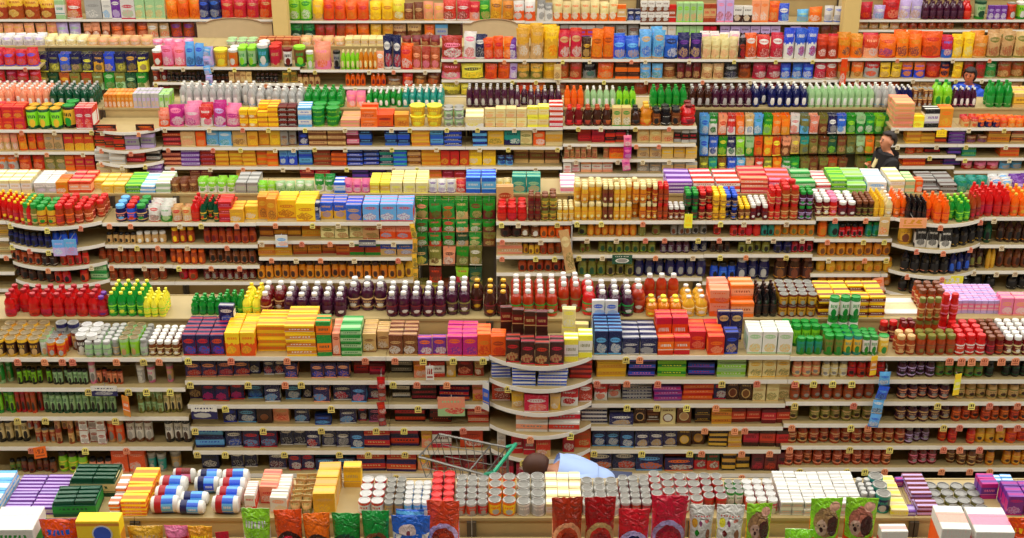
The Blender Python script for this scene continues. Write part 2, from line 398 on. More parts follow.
# ------------------------------------------------------------------ shelving rows
YS = dict(A=8.6, B=12.0, C=15.4, D=18.8, E=22.2, F=25.6)      # centre panel of each double-sided row
LEDGE = dict(A=517, B=318, C=193.5, D=108, E=46, F=-2)        # photographed height of the upper ledge's front edge
LZ = {r: z_at(LEDGE[r], YS[r]) for r in YS}
DD = .50                                                      # depth of the decks
BAYS = {}       # row -> list of dict(x0, x1 in metres, z list, bulge)
m_shelf = plain('shelf', .5, 0, .1); m_strip = plain('strip', .4); m_panel = plain('panel', .55, 0, .12); m_dark = plain('darkbrown', .5); m_peg = plain((84, 74, 40), .6, 0, .2); m_kick = plain((70, 62, 52), .6)
m_up = plain((70, 60, 46), .5)

def bulge(b, t):       # how far a curved shelf bellies out
    if not b: return 0
    return b * math.sin(math.pi * min(1, max(0, t))) ** .8
def shelf_meshes(wd, dp, b, th=.028):
    n = 14 if b else 1
    fr = [(-wd / 2 + wd * i / n, -dp - bulge(b, i / n)) for i in range(n + 1)]
    ring = fr + [(wd / 2, 0), (-wd / 2, 0)]
    mb = MB(); mb.prism(ring, -th, 0)
    ms = MB()
    o = [(x, y - .006) for x, y in fr]; i_ = [(x, y - .0005) for x, y in fr][::-1]
    ms.prism(o + i_, -.038, .005)
    return mb, ms
def add_bay(row, px0, px1, dy, sy, b=0.0, label='', peg=False, depth_=None, board=False):
    Y = YS[row]; yf = Y - DD; zd = z_at(dy, yf)
    x0, x1 = x_at(px0, yf, zd), x_at(px1, yf, zd); xc = (x0 + x1) / 2; wd = x1 - x0 - .004
    zs = [zd] + [z_at(y, yf) for y in sy]
    e = ob('shelving_bay', None, (xc, Y, 0)); tag(e, label, 'shelving', 'shelving bays of the %s' % ROWNAME[row])
    zt = LZ[row]
    mb = MB(); mb.box(-wd / 2, wd / 2, 0, .03, .1, zt - .025); ob('back_panel', mb.mesh('back_panel', [m_peg if peg else m_panel]), parent=e)
    mb = MB(); mb.box(-wd / 2, wd / 2, -.014, .51, zt - .025, zt); mb.box(-wd / 2, wd / 2, .51, .525, zt - .06, zt + .006); lg = ob('top_ledge', mb.mesh('top_ledge', [m_shelf]), parent=e)
    mb = MB(); mb.box(-wd / 2, wd / 2, -DD + .05, .5, 0, .1); ob('kick_base', mb.mesh('kick_base', [m_kick]), parent=e)
    up = MB(); up.box(-.016, .016, -.03, -.002, .1, zt - .03); um = up.mesh('upright', [m_up])
    for s in (-1, 1): ob('upright', um, (s * (wd / 2 - .018), 0, 0), parent=e)
    dp = depth_ or DD
    if not peg and not board:
        sm, st = shelf_meshes(wd, dp - .032, b)
        sme, ste = sm.mesh('shelf', [m_shelf]), st.mesh('price_strip', [m_strip])
        for z in zs + ([.14] if zs[-1] > .5 else []):
            s = ob('shelf', sme, (0, -.032, z), parent=e); ob('price_strip', ste, parent=s)
    rec = dict(row=row, x0=x0, x1=x1, zs=zs, b=b, dp=dp, peg=peg, e=e, px0=px0, px1=px1, label=label)
    BAYS.setdefault(row, []).append(rec)
    return rec

def bay_at(row, px, py_ref=None):
    for r in BAYS[row]:
        if r['px0'] <= px < r['px1']: return r
    return BAYS[row][-1]

def run(row, level, text, near=False, setback=.03, default_d=1):
    """text: 'x0 x1 kind colours n [dROWS] [sLAYERS] [pHEIGHTPX] [bSETBACKcm] [!style]; ...' with x in photograph pixels"""
    Y = YS[row]
    for item in text.replace('\n', ' ').split(';'):
        q = item.split()
        if not q: continue
        px0, px1, kn, cs, n = float(q[0]), float(q[1]), q[2], q[3], int(q[4])
        kind, _, noun = kn.partition(':'); noun = clean(noun or NOUN[kind])
        o = dict(d=default_d, s=1, p=None, b=None, g=None, t=None); style = None
        for t in q[5:]:
            if t[0] == '!': style = t[1:]
            else: o[t[0]] = float(t[1:])
        pxc = (px0 + px1) / 2
        bay = bay_at(row, pxc)
        if level == 'ledge':
            z = LZ[row]; yfr = Y + .0; room = .5; maxd = .50
        else:
            li = 0 if level == 'deck' else int(level)
            if li >= len(bay['zs']): continue
            z = bay['zs'][li]; yfr = Y - bay['dp']; maxd = bay['dp'] - .04
            room = .5 if li == 0 else bay['zs'][li - 1] - z - .035
        y_ref = yfr + .02
        xa, xb = x_at(px0, y_ref, z), x_at(px1, y_ref, z)
        if level != 'ledge': xa = max(xa, bay['x0'] + .005) if px0 >= bay['px0'] - 6 and False else xa
        step = (xb - xa) / n; wd = step * .95
        if o['p']: ht = z_at(y_px(y_ref, z) - o['p'], y_ref) - z
        elif level not in ('deck', 'ledge'):
            ht = room * {'jar': .96, 'can': .84, 'bag': .92, 'bottle': .92, 'juice': .92, 'jug': .9, 'tub': .7, 'flat': .8, 'box': .84}.get(kind, .8)
            if kind == 'jar': ht = min(ht, wd * 2.3)
        else:
            ht = {'jar': min(wd * 1.5, .17), 'can': wd * 1.25, 'bag': wd * 1.45, 'bottle': wd * 2.7, 'juice': wd * 2.1, 'jug': wd * 1.9, 'tub': wd * .9, 'tin': wd * .35,
                  'flat': .05, 'box': wd * 1.35, 'tray': .12, 'loaf': wd * .7, 'slab': .2, 'sack': .43, 'packet': .2, 'carton': .16}[kind]
        sb = setback if o['b'] is None else o['b'] / 100
        if o['t']: ht = z_at(o['t'], yfr + sb + .06) - z
        if row == 'A' and level == 'ledge': ht *= .84
        S = int(o['s']); D = int(o['d'])
        if level not in ('deck', 'ledge') and kind == 'jar': sb *= .6
        if level not in ('deck', 'ledge'): ht = min(ht, (room - .006) / S)
        else:
            if S > 1 and o['p']: ht = ht / S
        dp = {'jar': wd, 'can': wd, 'bottle': wd, 'juice': wd, 'jug': wd * .82, 'tub': wd, 'tin': wd, 'bag': min(wd * .6, .14), 'box': min(max(wd * .6, .05), .10), 'slab': .16, 'carton': min(wd, .2),
              'flat': min(.22, max(.1, wd * .8)), 'tray': .24, 'loaf': min(.13, ht), 'sack': .14, 'packet': .03}[kind]
        if o['g']: dp = o['g'] / 100
        if D > 1 and D * dp * 1.04 + sb > maxd: 
            if kind in ('box', 'flat', 'bag', 'carton', 'tray', 'loaf', 'slab'): dp = (maxd - sb) / D / 1.04
            else: D = max(1, int((maxd - sb) / (dp * 1.04)))
        if sb + dp > maxd: dp = max(.03, maxd - sb)
        noun = build_word(kind, noun, wd, ht)
        rec = dict(row=row, level=level, kind=kind, noun=noun, desc=describe(kind, noun, cs), px=pxc, objs=[])
        seed = int(px0 * 13 + ord(row) * 7)
        if style is None and cs.startswith('navy') and kind == 'box': style = 'logo'
        if style is None and kind in ('box', 'bag', 'carton'): style = random.Random(seed).choice(['logo', 'logo', 'logo', 'half', 'bands'] if kind != 'bag' else ['logo', 'logo', 'half'])
        parts = make(kind, wd, dp, ht, colours(cs), style, near, seed)
        rng = random.Random(seed)
        for i in range(n):
            x = xa + step * (i + .5)
            t = (x - bay['x0']) / (bay['x1'] - bay['x0'])
            bo = bulge(bay['b'], t) if level != 'ledge' else 0
            for j in range(D):
                y = yfr + sb + dp / 2 + j * dp * 1.04 - bo + (rng.random() ** 2 * min(.05, max(0, maxd - sb - dp)) if level not in ('deck', 'ledge') else 0)
                for k in range(S):
                    if S > 1 and k == S - 1 and kind != 'carton' and rng.random() < .10: continue
                    if level not in ('deck', 'ledge') and n >= 4 and rng.random() < .05: continue
                    if level in ('deck', 'ledge') and D > 2 and j == 0 and n > 1 and row not in 'A' and rng.random() < .08: continue
                    jx = (rng.random() - .5) * step * .04; jr = (rng.random() - .5) * ({'bag': .24, 'sack': .16, 'box': .13, 'flat': .10}.get(kind, .5))
                    if kind in ('loaf', 'tray', 'slab', 'carton'): jr *= .2
                    if wd > dp * 2.2: jr *= .3
                    root = ob(noun, parts[0][1], (x + jx, y + (rng.random() - .5) * .012, z + k * (ht + .0005)), (0, 0, jr))
                    if kind in ('bag', 'sack') and S == 1: root.scale = (1, 1, rng.uniform(.9, 1.05) if level in ('deck', 'ledge') else rng.uniform(.88, 1.0)); root.rotation_euler[1] = rng.uniform(-.05, .05) if kind == 'bag' else 0
                    for nm, me in parts[1:]: ob(nm, me, parent=root)
                    tag(root, cat=CATS[kind]); rec['objs'].append((root, x, j, k))
        RUNS.append(rec)

def peg(row, px0, px1, rows, cols_by_row, noun='packet', group=''):
    """packets hung on pegs: rows = [(y top px, y bottom px)]"""
    Y = YS[row] - .05
    for (ya, yb), cl in zip(rows, cols_by_row):
        cl = cl.split(); n = len(cl); zt, zb = z_at(ya, Y), z_at(yb, Y)
        yy = Y
        for i, cs in enumerate(cl):
            if cs == '-': continue
            pc = px0 + (px1 - px0) * (i + .5) / n
            x = x_at(pc, yy, zb); wd = (px1 - px0) / n * m_per_px(yy, zb) * .92
            rec = dict(row=row, level='peg', kind='packet', noun=noun, desc=describe('packet', noun, cs) + ' ' + ['top', 'second', 'third', 'fourth', 'fifth', 'sixth'][rows.index((ya, yb))] + ' line', px=pc, py=ya, objs=[])
            parts = make('packet', wd, .05, zt - zb, colours(cs), 'half' if i % 2 else 'logo', False, int(pc))
            for j in range(3):
                root = ob(noun, parts[0][1], (x, yy - .03 - j * .055, zb - j * .004), (random.uniform(-.05, .02), random.uniform(-.05, .05), random.uniform(-.1, .1)))
                tag(root, cat='packet'); rec['objs'].append((root, x, j, 0))
            hk = MB(); hk.tube([(0, .055, 0), (0, -.18, 0), (0, -.19, .02)], .004, 5)
            h = ob('peg_hook', hk.mesh('peg_hook', [plain('silver', .3, .8)]), (x, Y, zt - .012))
            e = bay_at(row, pc)['e']; h.parent = e; h.location = (x - e.location.x, Y - e.location.y, zt - .012)
            RUNS.append(rec)

ORDS = 'first second third fourth fifth sixth seventh eighth ninth tenth eleventh twelfth thirteenth fourteenth fifteenth sixteenth seventeenth eighteenth nineteenth'.split()
TENS = {20: 'twentieth', 30: 'thirtieth', 40: 'fortieth', 50: 'fiftieth', 60: 'sixtieth'}
def ordinal(n):
    if n <= 19: return ORDS[n - 1]
    if n % 10 == 0: return TENS[n]
    return {2: 'twenty', 3: 'thirty', 4: 'forty', 5: 'fifty', 6: 'sixty'}[n // 10] + '-' + ORDS[n % 10 - 1]
def lane(level):
    return {'ledge': 'ledge', 'deck': 'deck', 'peg': 'pegs'}.get(level) or '%s shelf' % ORD[int(level)]
def finish_labels():
    """label every product: how it looks, the row and shelf it stands on, its place among those that look alike there"""
    lanes = {}; by = {}
    for r in RUNS:
        if not r['objs']: continue
        lanes.setdefault((r['row'], r['level']), []).append(r)
        by.setdefault((r['desc'], r['row'], r['level']), []).append(r)
    for k, rs in lanes.items():
        rs.sort(key=lambda r: r['px'])
        for i, r in enumerate(rs):
            r['nb'] = ('right of %s' % rs[i - 1]['desc'].split(' with ')[0]) if i else ('left of %s' % rs[i + 1]['desc'].split(' with ')[0] if len(rs) > 1 else '')
    used = set()
    for (desc, row, level), rs in by.items():
        items = [it for r in rs for it in r['objs']]               # (object, x, rank, layer)
        place = '%s %s' % (ROWNAME[row], lane(level))
        xs = sorted({round(it[1], 2) for it in items})
        ncol = len(xs); nr = max(it[2] for it in items); nl = max(it[3] for it in items)
        for r in rs:
            for o, x, j, k in r['objs']:
                e = []
                if ncol > 1: e.append('%s from left' % ordinal(xs.index(round(x, 2)) + 1))
                if nr: e.append(('front' if j == 0 else ordinal(j + 1)) + ' rank')
                if nl: e.append(('bottom' if k == 0 else ordinal(k + 1)) + ' layer')
                lab = ', '.join([desc, place] + e)
                if len(lab.split()) + len(r.get('nb', '').split()) <= 14 and r.get('nb') and ncol == 1 and len(items) <= 4: lab = ', '.join([desc, place + ' ' + r['nb']] + e)
                if len(lab.split()) > 16: lab = ', '.join([desc.split(' with ')[0], place] + e)
                if len(lab.split()) > 16: lab = ', '.join([desc.split(' with ')[0].replace(' and ', '-', 1), place] + e)
                o['label'] = lab; used.add(lab)
                if len(items) > 1: o['group'] = '%s group on %s' % (desc, place)

# ================================================================== the setting
mb = MB(); mb.box(-16, 16, 3, 30, -.1, 0)
def floor_mat():
    m = bpy.data.materials.new('vinyl_floor'); m.use_nodes = True; nt = m.node_tree; b = nt.nodes['Principled BSDF']
    tc = N(nt, 'ShaderNodeTexCoord'); br = N(nt, 'ShaderNodeTexBrick'); br.offset = 0
    br.inputs['Scale'].default_value = 1; br.inputs['Brick Width'].default_value = .3; br.inputs['Row Height'].default_value = .3; br.inputs['Mortar Size'].default_value = .004
    br.inputs['Color1'].default_value = lin((176, 164, 146)); br.inputs['Color2'].default_value = lin((164, 152, 134)); br.inputs['Mortar'].default_value = lin((110, 100, 90))
    nt.links.new(tc.outputs['Object'], br.inputs['Vector']); nt.links.new(br.outputs[0], b.inputs['Base Color']); b.inputs['Roughness'].default_value = .3
    return m
tag(ob('floor', mb.mesh('floor', [floor_mat()])), 'pale tiled shop floor between the shelving rows', kind='structure')
mb = MB(); mb.box(-16, 16, 27.6, 27.8, 0, 6)
tag(ob('wall_back', mb.mesh('wall_back', [plain((214, 190, 140), .7, 0, .1)])), 'beige wall behind the back row', kind='structure')
for i, (pa, pb) in enumerate(((273, 288), (843, 859))):
    y = 24.75; xa, xb = x_at(pa, y, 1.4), x_at(pb, y, 1.4)
    mb = MB(); mb.cbox(xa, xb, y, y + .28, 0, 6, .01); mb.cbox(xa - .02, xb + .02, y - .02, y + .3, 0, .15, .01)
    tag(ob('trim_%d' % (i + 1), mb.mesh('trim', [plain((222, 190, 118), .6)])), ['beige column beside the left header board', 'beige column right of centre in back row'][i], kind='structure')

# ================================================================== shelving
for a in ((-90, 120, 'nearest counter bay under purple packs and green trays'), (120, 245, 'nearest counter bay under the striped can packs'), (245, 470, 'nearest counter bay behind orange and green pet food bags'),
          (470, 700, 'nearest counter bay with bare beige panel beside crimson bags'), (700, 930, 'nearest counter bay behind the puppy picture bags'), (930, 1110, 'nearest counter bay under the round grey tins')):
    add_bay('A', a[0], a[1], 575, [620], 0, a[2])
add_bay('B', -70, 182, 358, [388, 417, 447, 476], 0, 'second row bay of small cans and jars at photo left')
S5 = [381, 405, 427, 451, 474]
add_bay('B', 182, 386, 357, S5, 0, 'second row bay filled with navy pasta boxes')
add_bay('B', 386, 489, 357, S5, 0, 'second row bay of red boxes left of the curved shelves')
add_bay('B', 489, 593, 355.5, [378, 401.5, 424, 448, 472], .23, 'second row bay with bulging curved shelves')
add_bay('B', 593, 790, 356, [380, 404, 427, 450, 474], 0, 'second row bay right of the curved shelves')
add_bay('B', 790, 1100, 357, [380, 402, 424, 446, 468], 0, 'second row bay of amber sauce jars at photo right')
add_bay('C', -70, 6, 221, [238, 255, 272, 289], 0, 'third row bay cut by the photo left edge')
add_bay('C', 6, 102, 221, [243, 261, 279], .2, 'third row bay with curved shelves at photo left')
add_bay('C', 102, 168, 223, [245, 265, 282], 0, 'third row bay with bare deck and white-lidded jars')
add_bay('C', 168, 256, 223, [245, 265.5, 282], 0, 'third row bay of red jars under the bagged goods')
add_bay('C', 256, 415, 222.5, [241, 257.5, 280], 0, 'third row bay of yellow and blue cracker boxes')
add_bay('C', 415, 496, 222, [], 0, 'third row peg panel hung with green packets', peg=True)
add_bay('C', 496, 572, 222, [239, 256, 273], 0, 'third row bay right of the green packet panel')
add_bay('C', 572, 706, 221, [237.5, 255, 278], 0, 'third row bay under the stacked gold jars')
add_bay('C', 706, 816, 221, [237.5, 254.5, 282], 0, 'third row bay under colourful lidded jars')
add_bay('C', 816, 895, 217.5, [239, 257.5, 274, 288], 0, 'third row bay of small yellow jars')
add_bay('C', 895, 984, 217.5, [243, 269, 290], .22, 'third row bay with curved shelves of dark bottles')
add_bay('C', 984, 1090, 217.5, [245, 271, 292], 0, 'third row bay of dark bottles at photo right')
add_bay('D', -70, 94, 130, [152, 172], 0, 'fourth row bay of orange bags at photo left')
add_bay('D', 94, 160, 128, [146.5, 160.5, 173], .2, 'fourth row bay with curved nearly empty top shelf')
add_bay('D', 160, 297, 127.5, [147.5, 167, 184], 0, 'fourth row bay under pink and yellow bags')
add_bay('D', 297, 465, 127.5, [147, 167, 184], 0, 'fourth row bay of blue and yellow stacks')
add_bay('D', 465, 563, 127.5, [147, 167, 184], 0, 'fourth row bay of cream boxes')
add_bay('D', 563, 630, 126.5, [144, 159.5, 174], 0, 'fourth row bay of red packets left of pink strip')
add_bay('D', 630, 697, 126.5, [144, 159.5, 174], 0, 'fourth row bay of small beige boxes')
add_bay('D', 697, 891, 127, [], 0, 'fourth row peg panel hung with bright packets', peg=True)
add_bay('D', 891, 960, 128, [144.5, 155.5, 166.5, 178], 0, 'fourth row bay right of the dark-clothed man')
add_bay('D', 960, 1090, 128, [144.5, 158, 171], 0, 'fourth row bay of orange flat packs at photo right')
add_bay('E', -70, 40, 67, [84, 98], 0, 'fifth row bay of red bags at photo left')
add_bay('E', 40, 151, 67, [], 0, 'fifth row peg panel hung with blue-topped packets', peg=True)
add_bay('E', 151, 205, 67, [82.5, 97], 0, 'fifth row bay of pink bags beside the peg panel')
add_bay('E', 205, 300, 67.5, [83.5, 98], 0, 'fifth row bay of yellow and green tubs')
add_bay('E', 300, 441, 70, [87, 101], 0, 'fifth row bay of orange bottles')
add_bay('E', 441, 640, 59.5, [80, 96], 0, 'fifth row bay of orange and blue snack bags')
add_bay('E', 640, 841, 59.5, [80, 96], 0, 'fifth row bay of blue and red snack bags')
add_bay('E', 841, 1090, 58.5, [79, 95], 0, 'fifth row bay of orange chip bags at photo right')
add_bay('F', -70, 198, 19.5, [39, 58], 0, 'back row bay of tan and orange bags at photo left')
add_bay('F', 198, 273, 19.5, [40, 58], 0, 'back row bay behind the left arched board')
add_bay('F', 288, 462, 21, [41, 60], 0, 'back row bay of green and orange bags')
add_bay('F', 462, 525, 21, [41, 60], 0, 'back row bay behind the middle arched board')
add_bay('F', 525, 640, 21.5, [41, 60], 0, 'back row bay of white and orange bags')
add_bay('F', 640, 843, 22.5, [42, 60], 0, 'back row bay of small boxes left of column')
add_bay('F', 859, 1090, 20, [30, 45], 0, 'back row bay of dark bottles right of column')

# ================================================================== products, row by row from the front
# ---- front row: large bags on the deck, cans and packs on the ledge
run('A', 'deck', '''-8 38 box:pet_food_box white/green/lime 1 t525 b6 g30 !window; 40 80 sack orange/blue/red 1 t519 b8 !half; 80 125 box:pet_food_box yellow/amber/gold 1 t517 b6 g12 !plain;
127 164 sack gold/tan/brown 1 t525 b8 !half; 164 190 sack pink/red/white 1 t524 b8 !bands; 188 214 sack amber/yellow/red 1 t525 b6 !half; 217 231 bag:pet_treat_bag red/orange/white 1 t526 b10; 243 273 sack lime/white/black 1 t508 b6 !half;
274 303 sack orange/darkbrown/red 1 t511 b8; 303 331 sack orange/darkbrown/amber 1 t510 b8; 332 362 sack green/darkgreen/brown 1 t509 b8; 362 391 sack green/brown/darkgreen 1 t509 b8; 393 424 sack blue/sky/white 1 t507 b24 !plain; 391 432 sack blue/sky/white 1 t517 b4 !puppyblue; 
426 461 sack red/lilac/crimson 1 t495 b16; 550 583 sack crimson/salmon/red 1 t498 b12; 583 616 sack crimson/tan/red 1 t499 b12; 617 650 sack red/lilac/navy 1 t504 b8; 650 688 sack red/lilac/crimson 1 t495 b14; 
689 715 sack white/gold/green 1 t502 b14 !dots; 715 744 sack white/lemon/maroon 1 t506 b10 !dots; 745 772 sack lime/yellow/tan 1 t504 b12 !puppy; 783 812 sack lime/white/green 1 t531 b4 !half; 809 843 sack lime/orange/tan 1 t500 b14 !puppy; 844 878 sack lime/orange/salmon 1 t501 b14 !puppy;
878 906 box:pet_food_box white/red/pink 1 t527 b8 !logo; 936 966 box:pet_food_box white/orange/pink 1 t524 b4 g30; 968 1008 box:pet_food_box white/pink/magenta 1 t527 b2 g32 !bands; 1006 1050 sack orange/yellow/red 1 t516 b8 !half''', near=True)
run('A', 'ledge', '''-22 2 flat:shrink_pack sky/white/yellow 1 d3 s3 p16; 4 58 flat:snack_pack purple/lilac/cream 2 d10 s1 p8 !bands; 52 97 tray:packet_tray darkgreen/green/darkgreen 1 d1 p16 g24 b1; 60 108 tray:packet_tray darkgreen/cream/darkgreen 1 d1 p20 g26 b27;
110 121 flat:biscuit_pack white/orange/yellow 1 d4 s3 p15 b1; 122 148 flat:biscuit_pack yellow/orange/white 1 d4 s4 p17 b1;
150 180 loaf crimson/blue/sky 1 d3 p18 b1; 160 185 loaf crimson/maroon/pink 1 d1 p18 b42; 176 206 loaf navy/blue/sky 1 d2 p14 b1; 186 213 loaf navy/sky/blue 1 d2 p18 b29; 212 241 loaf crimson/blue/sky 1 d4 p19 b1;
245 256 box:snack_carton white/red/salmon 1 d4 p22 b4; 257 276 box:snack_carton salmon/red/white 1 d3 p20 b18; 270 288 box:snack_carton white/salmon/cream 1 d4 p18 b6; 290 312 packet:seasoning_pouch tan/olive/grey 2 d7 p16 b1 g7; 313 336 box:cereal_box gold/tan/yellow 1 d4 p24 b4 g12; 338 357 box:cereal_box gold/yellow/tan 1 d1 p24 b40 g11;
358 384 can red/white/white 2 d5 p15 b1; 384 404 can grey/tan/silver 2 d5 p14 b2; 404 430 can white/sky/white 3 d5 p15 b1; 430 454 can red/crimson/red 2 d5 p15 b2; 455 488 can silver/red/silver 3 d5 p14 b1; 488 516 can orange/yellow/silver 2 d4 p16 b1; 516 546 can white/silver/silver 2 d5 p14 b1;
546 582 carton:square_pack cream/white/tan 3 d4 p13 b2 g11 !bands; 582 620 can white/silver/silver 3 d4 p14 b1; 620 652 can silver/crimson/silver 3 d5 p15 b1; 652 664 can red/crimson/silver 1 d5 p16 b1; 664 704 can red/white/silver 3 d4 p15 b4; 704 728 can red/rust/silver 2 d4 p15 b8; 728 746 can green/white/silver 2 d3 p16 b14;
746 778 can white/red/white 3 d4 p15 b4; 780 862 carton:white_carton white/silver/salmon 7 d5 s2 p15 b2 !bands; 862 878 jar:grey_jar grey/silver/silver 2 d4 p18 b10; 876 892 can:tall_can teal/navy/silver 1 d3 p20 b4; 
890 908 flat:cream_pack cream/lemon/white 1 d5 p7 b1; 908 916 box:small_box purple/magenta/white 1 p9 b40; 916 938 flat:striped_pack maroon/lilac/pink 1 d8 s2 p10 b2; 900 916 flat:small_flat purple/lilac/white 1 p5 b1; 936 990 tin grey/olive/silver 4 d4 s1 p5 b2;
988 1006 box:wafer_box magenta/purple/pink 1 d2 p18 b24; 1006 1040 box:wafer_box purple/magenta/lilac 2 d3 p22 b2; 1006 1030 flat:blue_pack sky/white/blue 2 d2 p8 b40''', near=True)

# ---- second row
run('B', 'ledge', '''4 100 jug red/crimson/crimson 8 d3 p22 b2; 96 108 jug crimson/red/purple 1 d2 p19 b2; 108 146 bottle:cleaner_bottle green/lime/lemon 4 d4 p23 b3; 144 166 bottle:lime_bottle lemon/lime/lemon 3 d4 p19 b1; 190 222 jug:round_bottle green/darkgreen/green 4 d3 p15 b6; 222 244 jug:round_bottle green/lime/green 3 d3 p19 b6; 242 262 bottle:lime_bottle lemon/lime/yellow 2 d4 p19 b3;
260 284 juice maroon/tan/white 2 d3 p23 b2; 284 346 juice plum/plum/white 5 d3 p22 b2; 346 386 juice plum/tan/white 3 d2 p26 b16; 386 446 juice plum/maroon/white 5 d3 p23 b2; 446 470 juice plum/olive/white 2 d3 p26 b6; 470 510 bottle:syrup_bottle darkbrown/maroon/gold 3 d3 p24 b2;
510 558 juice ember/green/white 4 d4 p25 b2; 558 582 juice ember/olive/white 2 d3 p28 b12; 582 596 juice red/green/white 1 d3 p26 b5; 596 634 juice plum/green/white 3 d4 p24 b2; 632 646 juice ember/rust/white 1 d3 p26 b10; 646 682 juice:cider_bottle amber/orange/lemon 3 d2 p15 b1; 646 682 juice ember/rust/white 3 d2 p29 b30; 682 708 bottle:oil_bottle gold/cream/white 2 d3 p19 b2;
709 729 box:orange_carton salmon/orange/red 1 d2 s2 p26 b4 g16; 730 754 box:orange_carton orange/salmon/rust 1 d3 s2 p27 b2; 754 777 bottle:cola_bottle black/darkbrown/darkbrown 3 d4 p26 b2; 778 816 can:tray_can maroon/gold/silver 4 d4 s2 p22 b2; 817 884 flat:can_multipack yellow/maroon/white 4 d3 s3 p20 b2; 
885 922 flat:display_sheet white/cream/white 1 p2 b6 g36; 922 950 jar:salsa_jar rust/tan/brown 3 d3 p18 b20; 950 1002 flat:lilac_pack lilac/pink/white 8 d5 p13 b10; 1000 1040 box:pink_carton pink/salmon/white 3 d2 p17 b6''', near=True)
run('B', 'deck', '''-6 40 can:vegetable_can gold/darkbrown/tan 4 d7 s1 p17 b2; 40 48 can:vegetable_can mint/white/tan 1 d4 p17 b4; 47 66 can:fish_can amber/red/silver 2 d3 p14 b2; 50 74 can:fish_can navy/grey/silver 2 d3 p22 b24; 68 76 can:fish_can maroon/tan/silver 1 d3 p17 b16; 75 98 can:soup_can white/darkbrown/white 2 d5 s1 p19 b5; 85 112 jar:glass_jar mint/grey/silver 3 d5 p15 b1;
112 120 jar:glass_jar grey/tan/silver 1 d6 p16 b4; 120 140 can:pea_can mint/lime/tan 2 d5 p18 b2; 140 148 jar:glass_jar silver/mint/grey 1 d6 p16 b3; 148 180 jar:glaze_jar brown/cream/white 4 d5 p14 b4; 
183 225 box:pasta_box navy/red/blue 3 d5 p20 b3 g9; 214 230 box:pasta_box navy/white/blue 1 d1 s2 p34 b36; 226 256 box:yellow_carton yellow/orange/amber 2 d5 p23 b2; 
256 286 flat:yellow_pack yellow/amber/orange 1 d3 s4 p26 b12 g14; 286 317 flat:yellow_pack yellow/amber/white 1 d3 s4 p30 b2 g15; 317 332 box:green_carton green/orange/darkgreen 1 d2 s2 p34 b2; 333 341 slab salmon/rust/white 1 d2 p22 b3; 341 362 flat:green_pack green/mint/darkgreen 1 d2 s4 p26 b2; 
362 376 box:tan_carton tan/brown/white 1 d4 p18 b10; 376 389 box:tan_carton tan/brown/white 1 d3 p18 b16; 389 418 box:tan_carton brown/tan/white 2 d4 p20 b4; 418 447 box:purple_carton purple/orange/white 2 d1 p17 b4; 447 478 box:magenta_carton magenta/orange/purple 2 d4 p19 b2; 477 491 box:orange_carton orange/amber/red 1 d3 p22 b1 ''', near=True)
run('B', 'deck', '''491 506 box:orange_carton orange/rust/red 1 d2 p20 b6; 506 563 box:brown_carton darkbrown/red/tan 4 d2 p22 b3; 500 548 box:brown_carton darkbrown/maroon/tan 4 d1 s2 p38 b34; 563 592 box:yellow_carton lemon/white/olive 2 d2 p22 b3; 562 590 box:yellow_carton cream/lemon/white 2 d1 s2 p38 b34;
594 622 box:pasta_box navy/sky/white 2 d6 p23 b3; 593 620 box:blue_carton white/blue/sky 2 d1 s2 p36 b42; 622 657 box:pasta_box navy/white/silver 2 d4 p16 b3; 657 690 box:red_carton red/orange/white 2 d1 p17 b3; 657 690 box:red_carton red/orange/white 2 d2 p26 b26; 690 724 box:red_carton red/orange/salmon 2 d4 p18 b3; 724 738 box:navy_carton navy/blue/tan 1 d2 p21 b4; 720 746 box:navy_carton navy/tan/blue 2 d1 p30 b30; 
747 792 box:tea_box white/mint/gold 3 d3 p22 b4; 797 823 can:green_can green/teal/green 3 d1 p16 b4; 786 824 can:green_can green/lime/green 4 d2 p20 b22; 824 844 can:green_can green/olive/green 2 d3 p19 b3; 843 862 can:green_can teal/gold/green 2 d3 p19 b3; 862 878 can:green_can green/white/green 2 d3 p18 b3; 878 889 can:green_can cream/gold/green 1 d1 p18 b3; 834 866 can:green_can green/white/green 3 d1 s2 p42 b36;
896 916 jar:salsa_jar rust/tan/tan 2 d2 p18 b4; 885 905 jar:salsa_jar maroon/tan/red 2 d1 p20 b30; 905 920 jar:salsa_jar red/maroon/maroon 2 d2 p22 b24; 916 956 jar:salsa_jar rust/brown/olive 4 d2 p19 b3; 922 946 jar:salsa_jar rust/tan/olive 3 d1 s2 p44 b30; 955 986 jar:salsa_jar red/white/red 3 d5 p19 b3; 948 966 jar:salsa_jar red/pink/red 2 d1 s2 p44 b38;
986 1004 jar:salsa_jar maroon/red/brown 2 d5 p18 b3; 1004 1040 jar:sauce_jar maroon/cream/white 4 d6 p18 b3''', near=True)
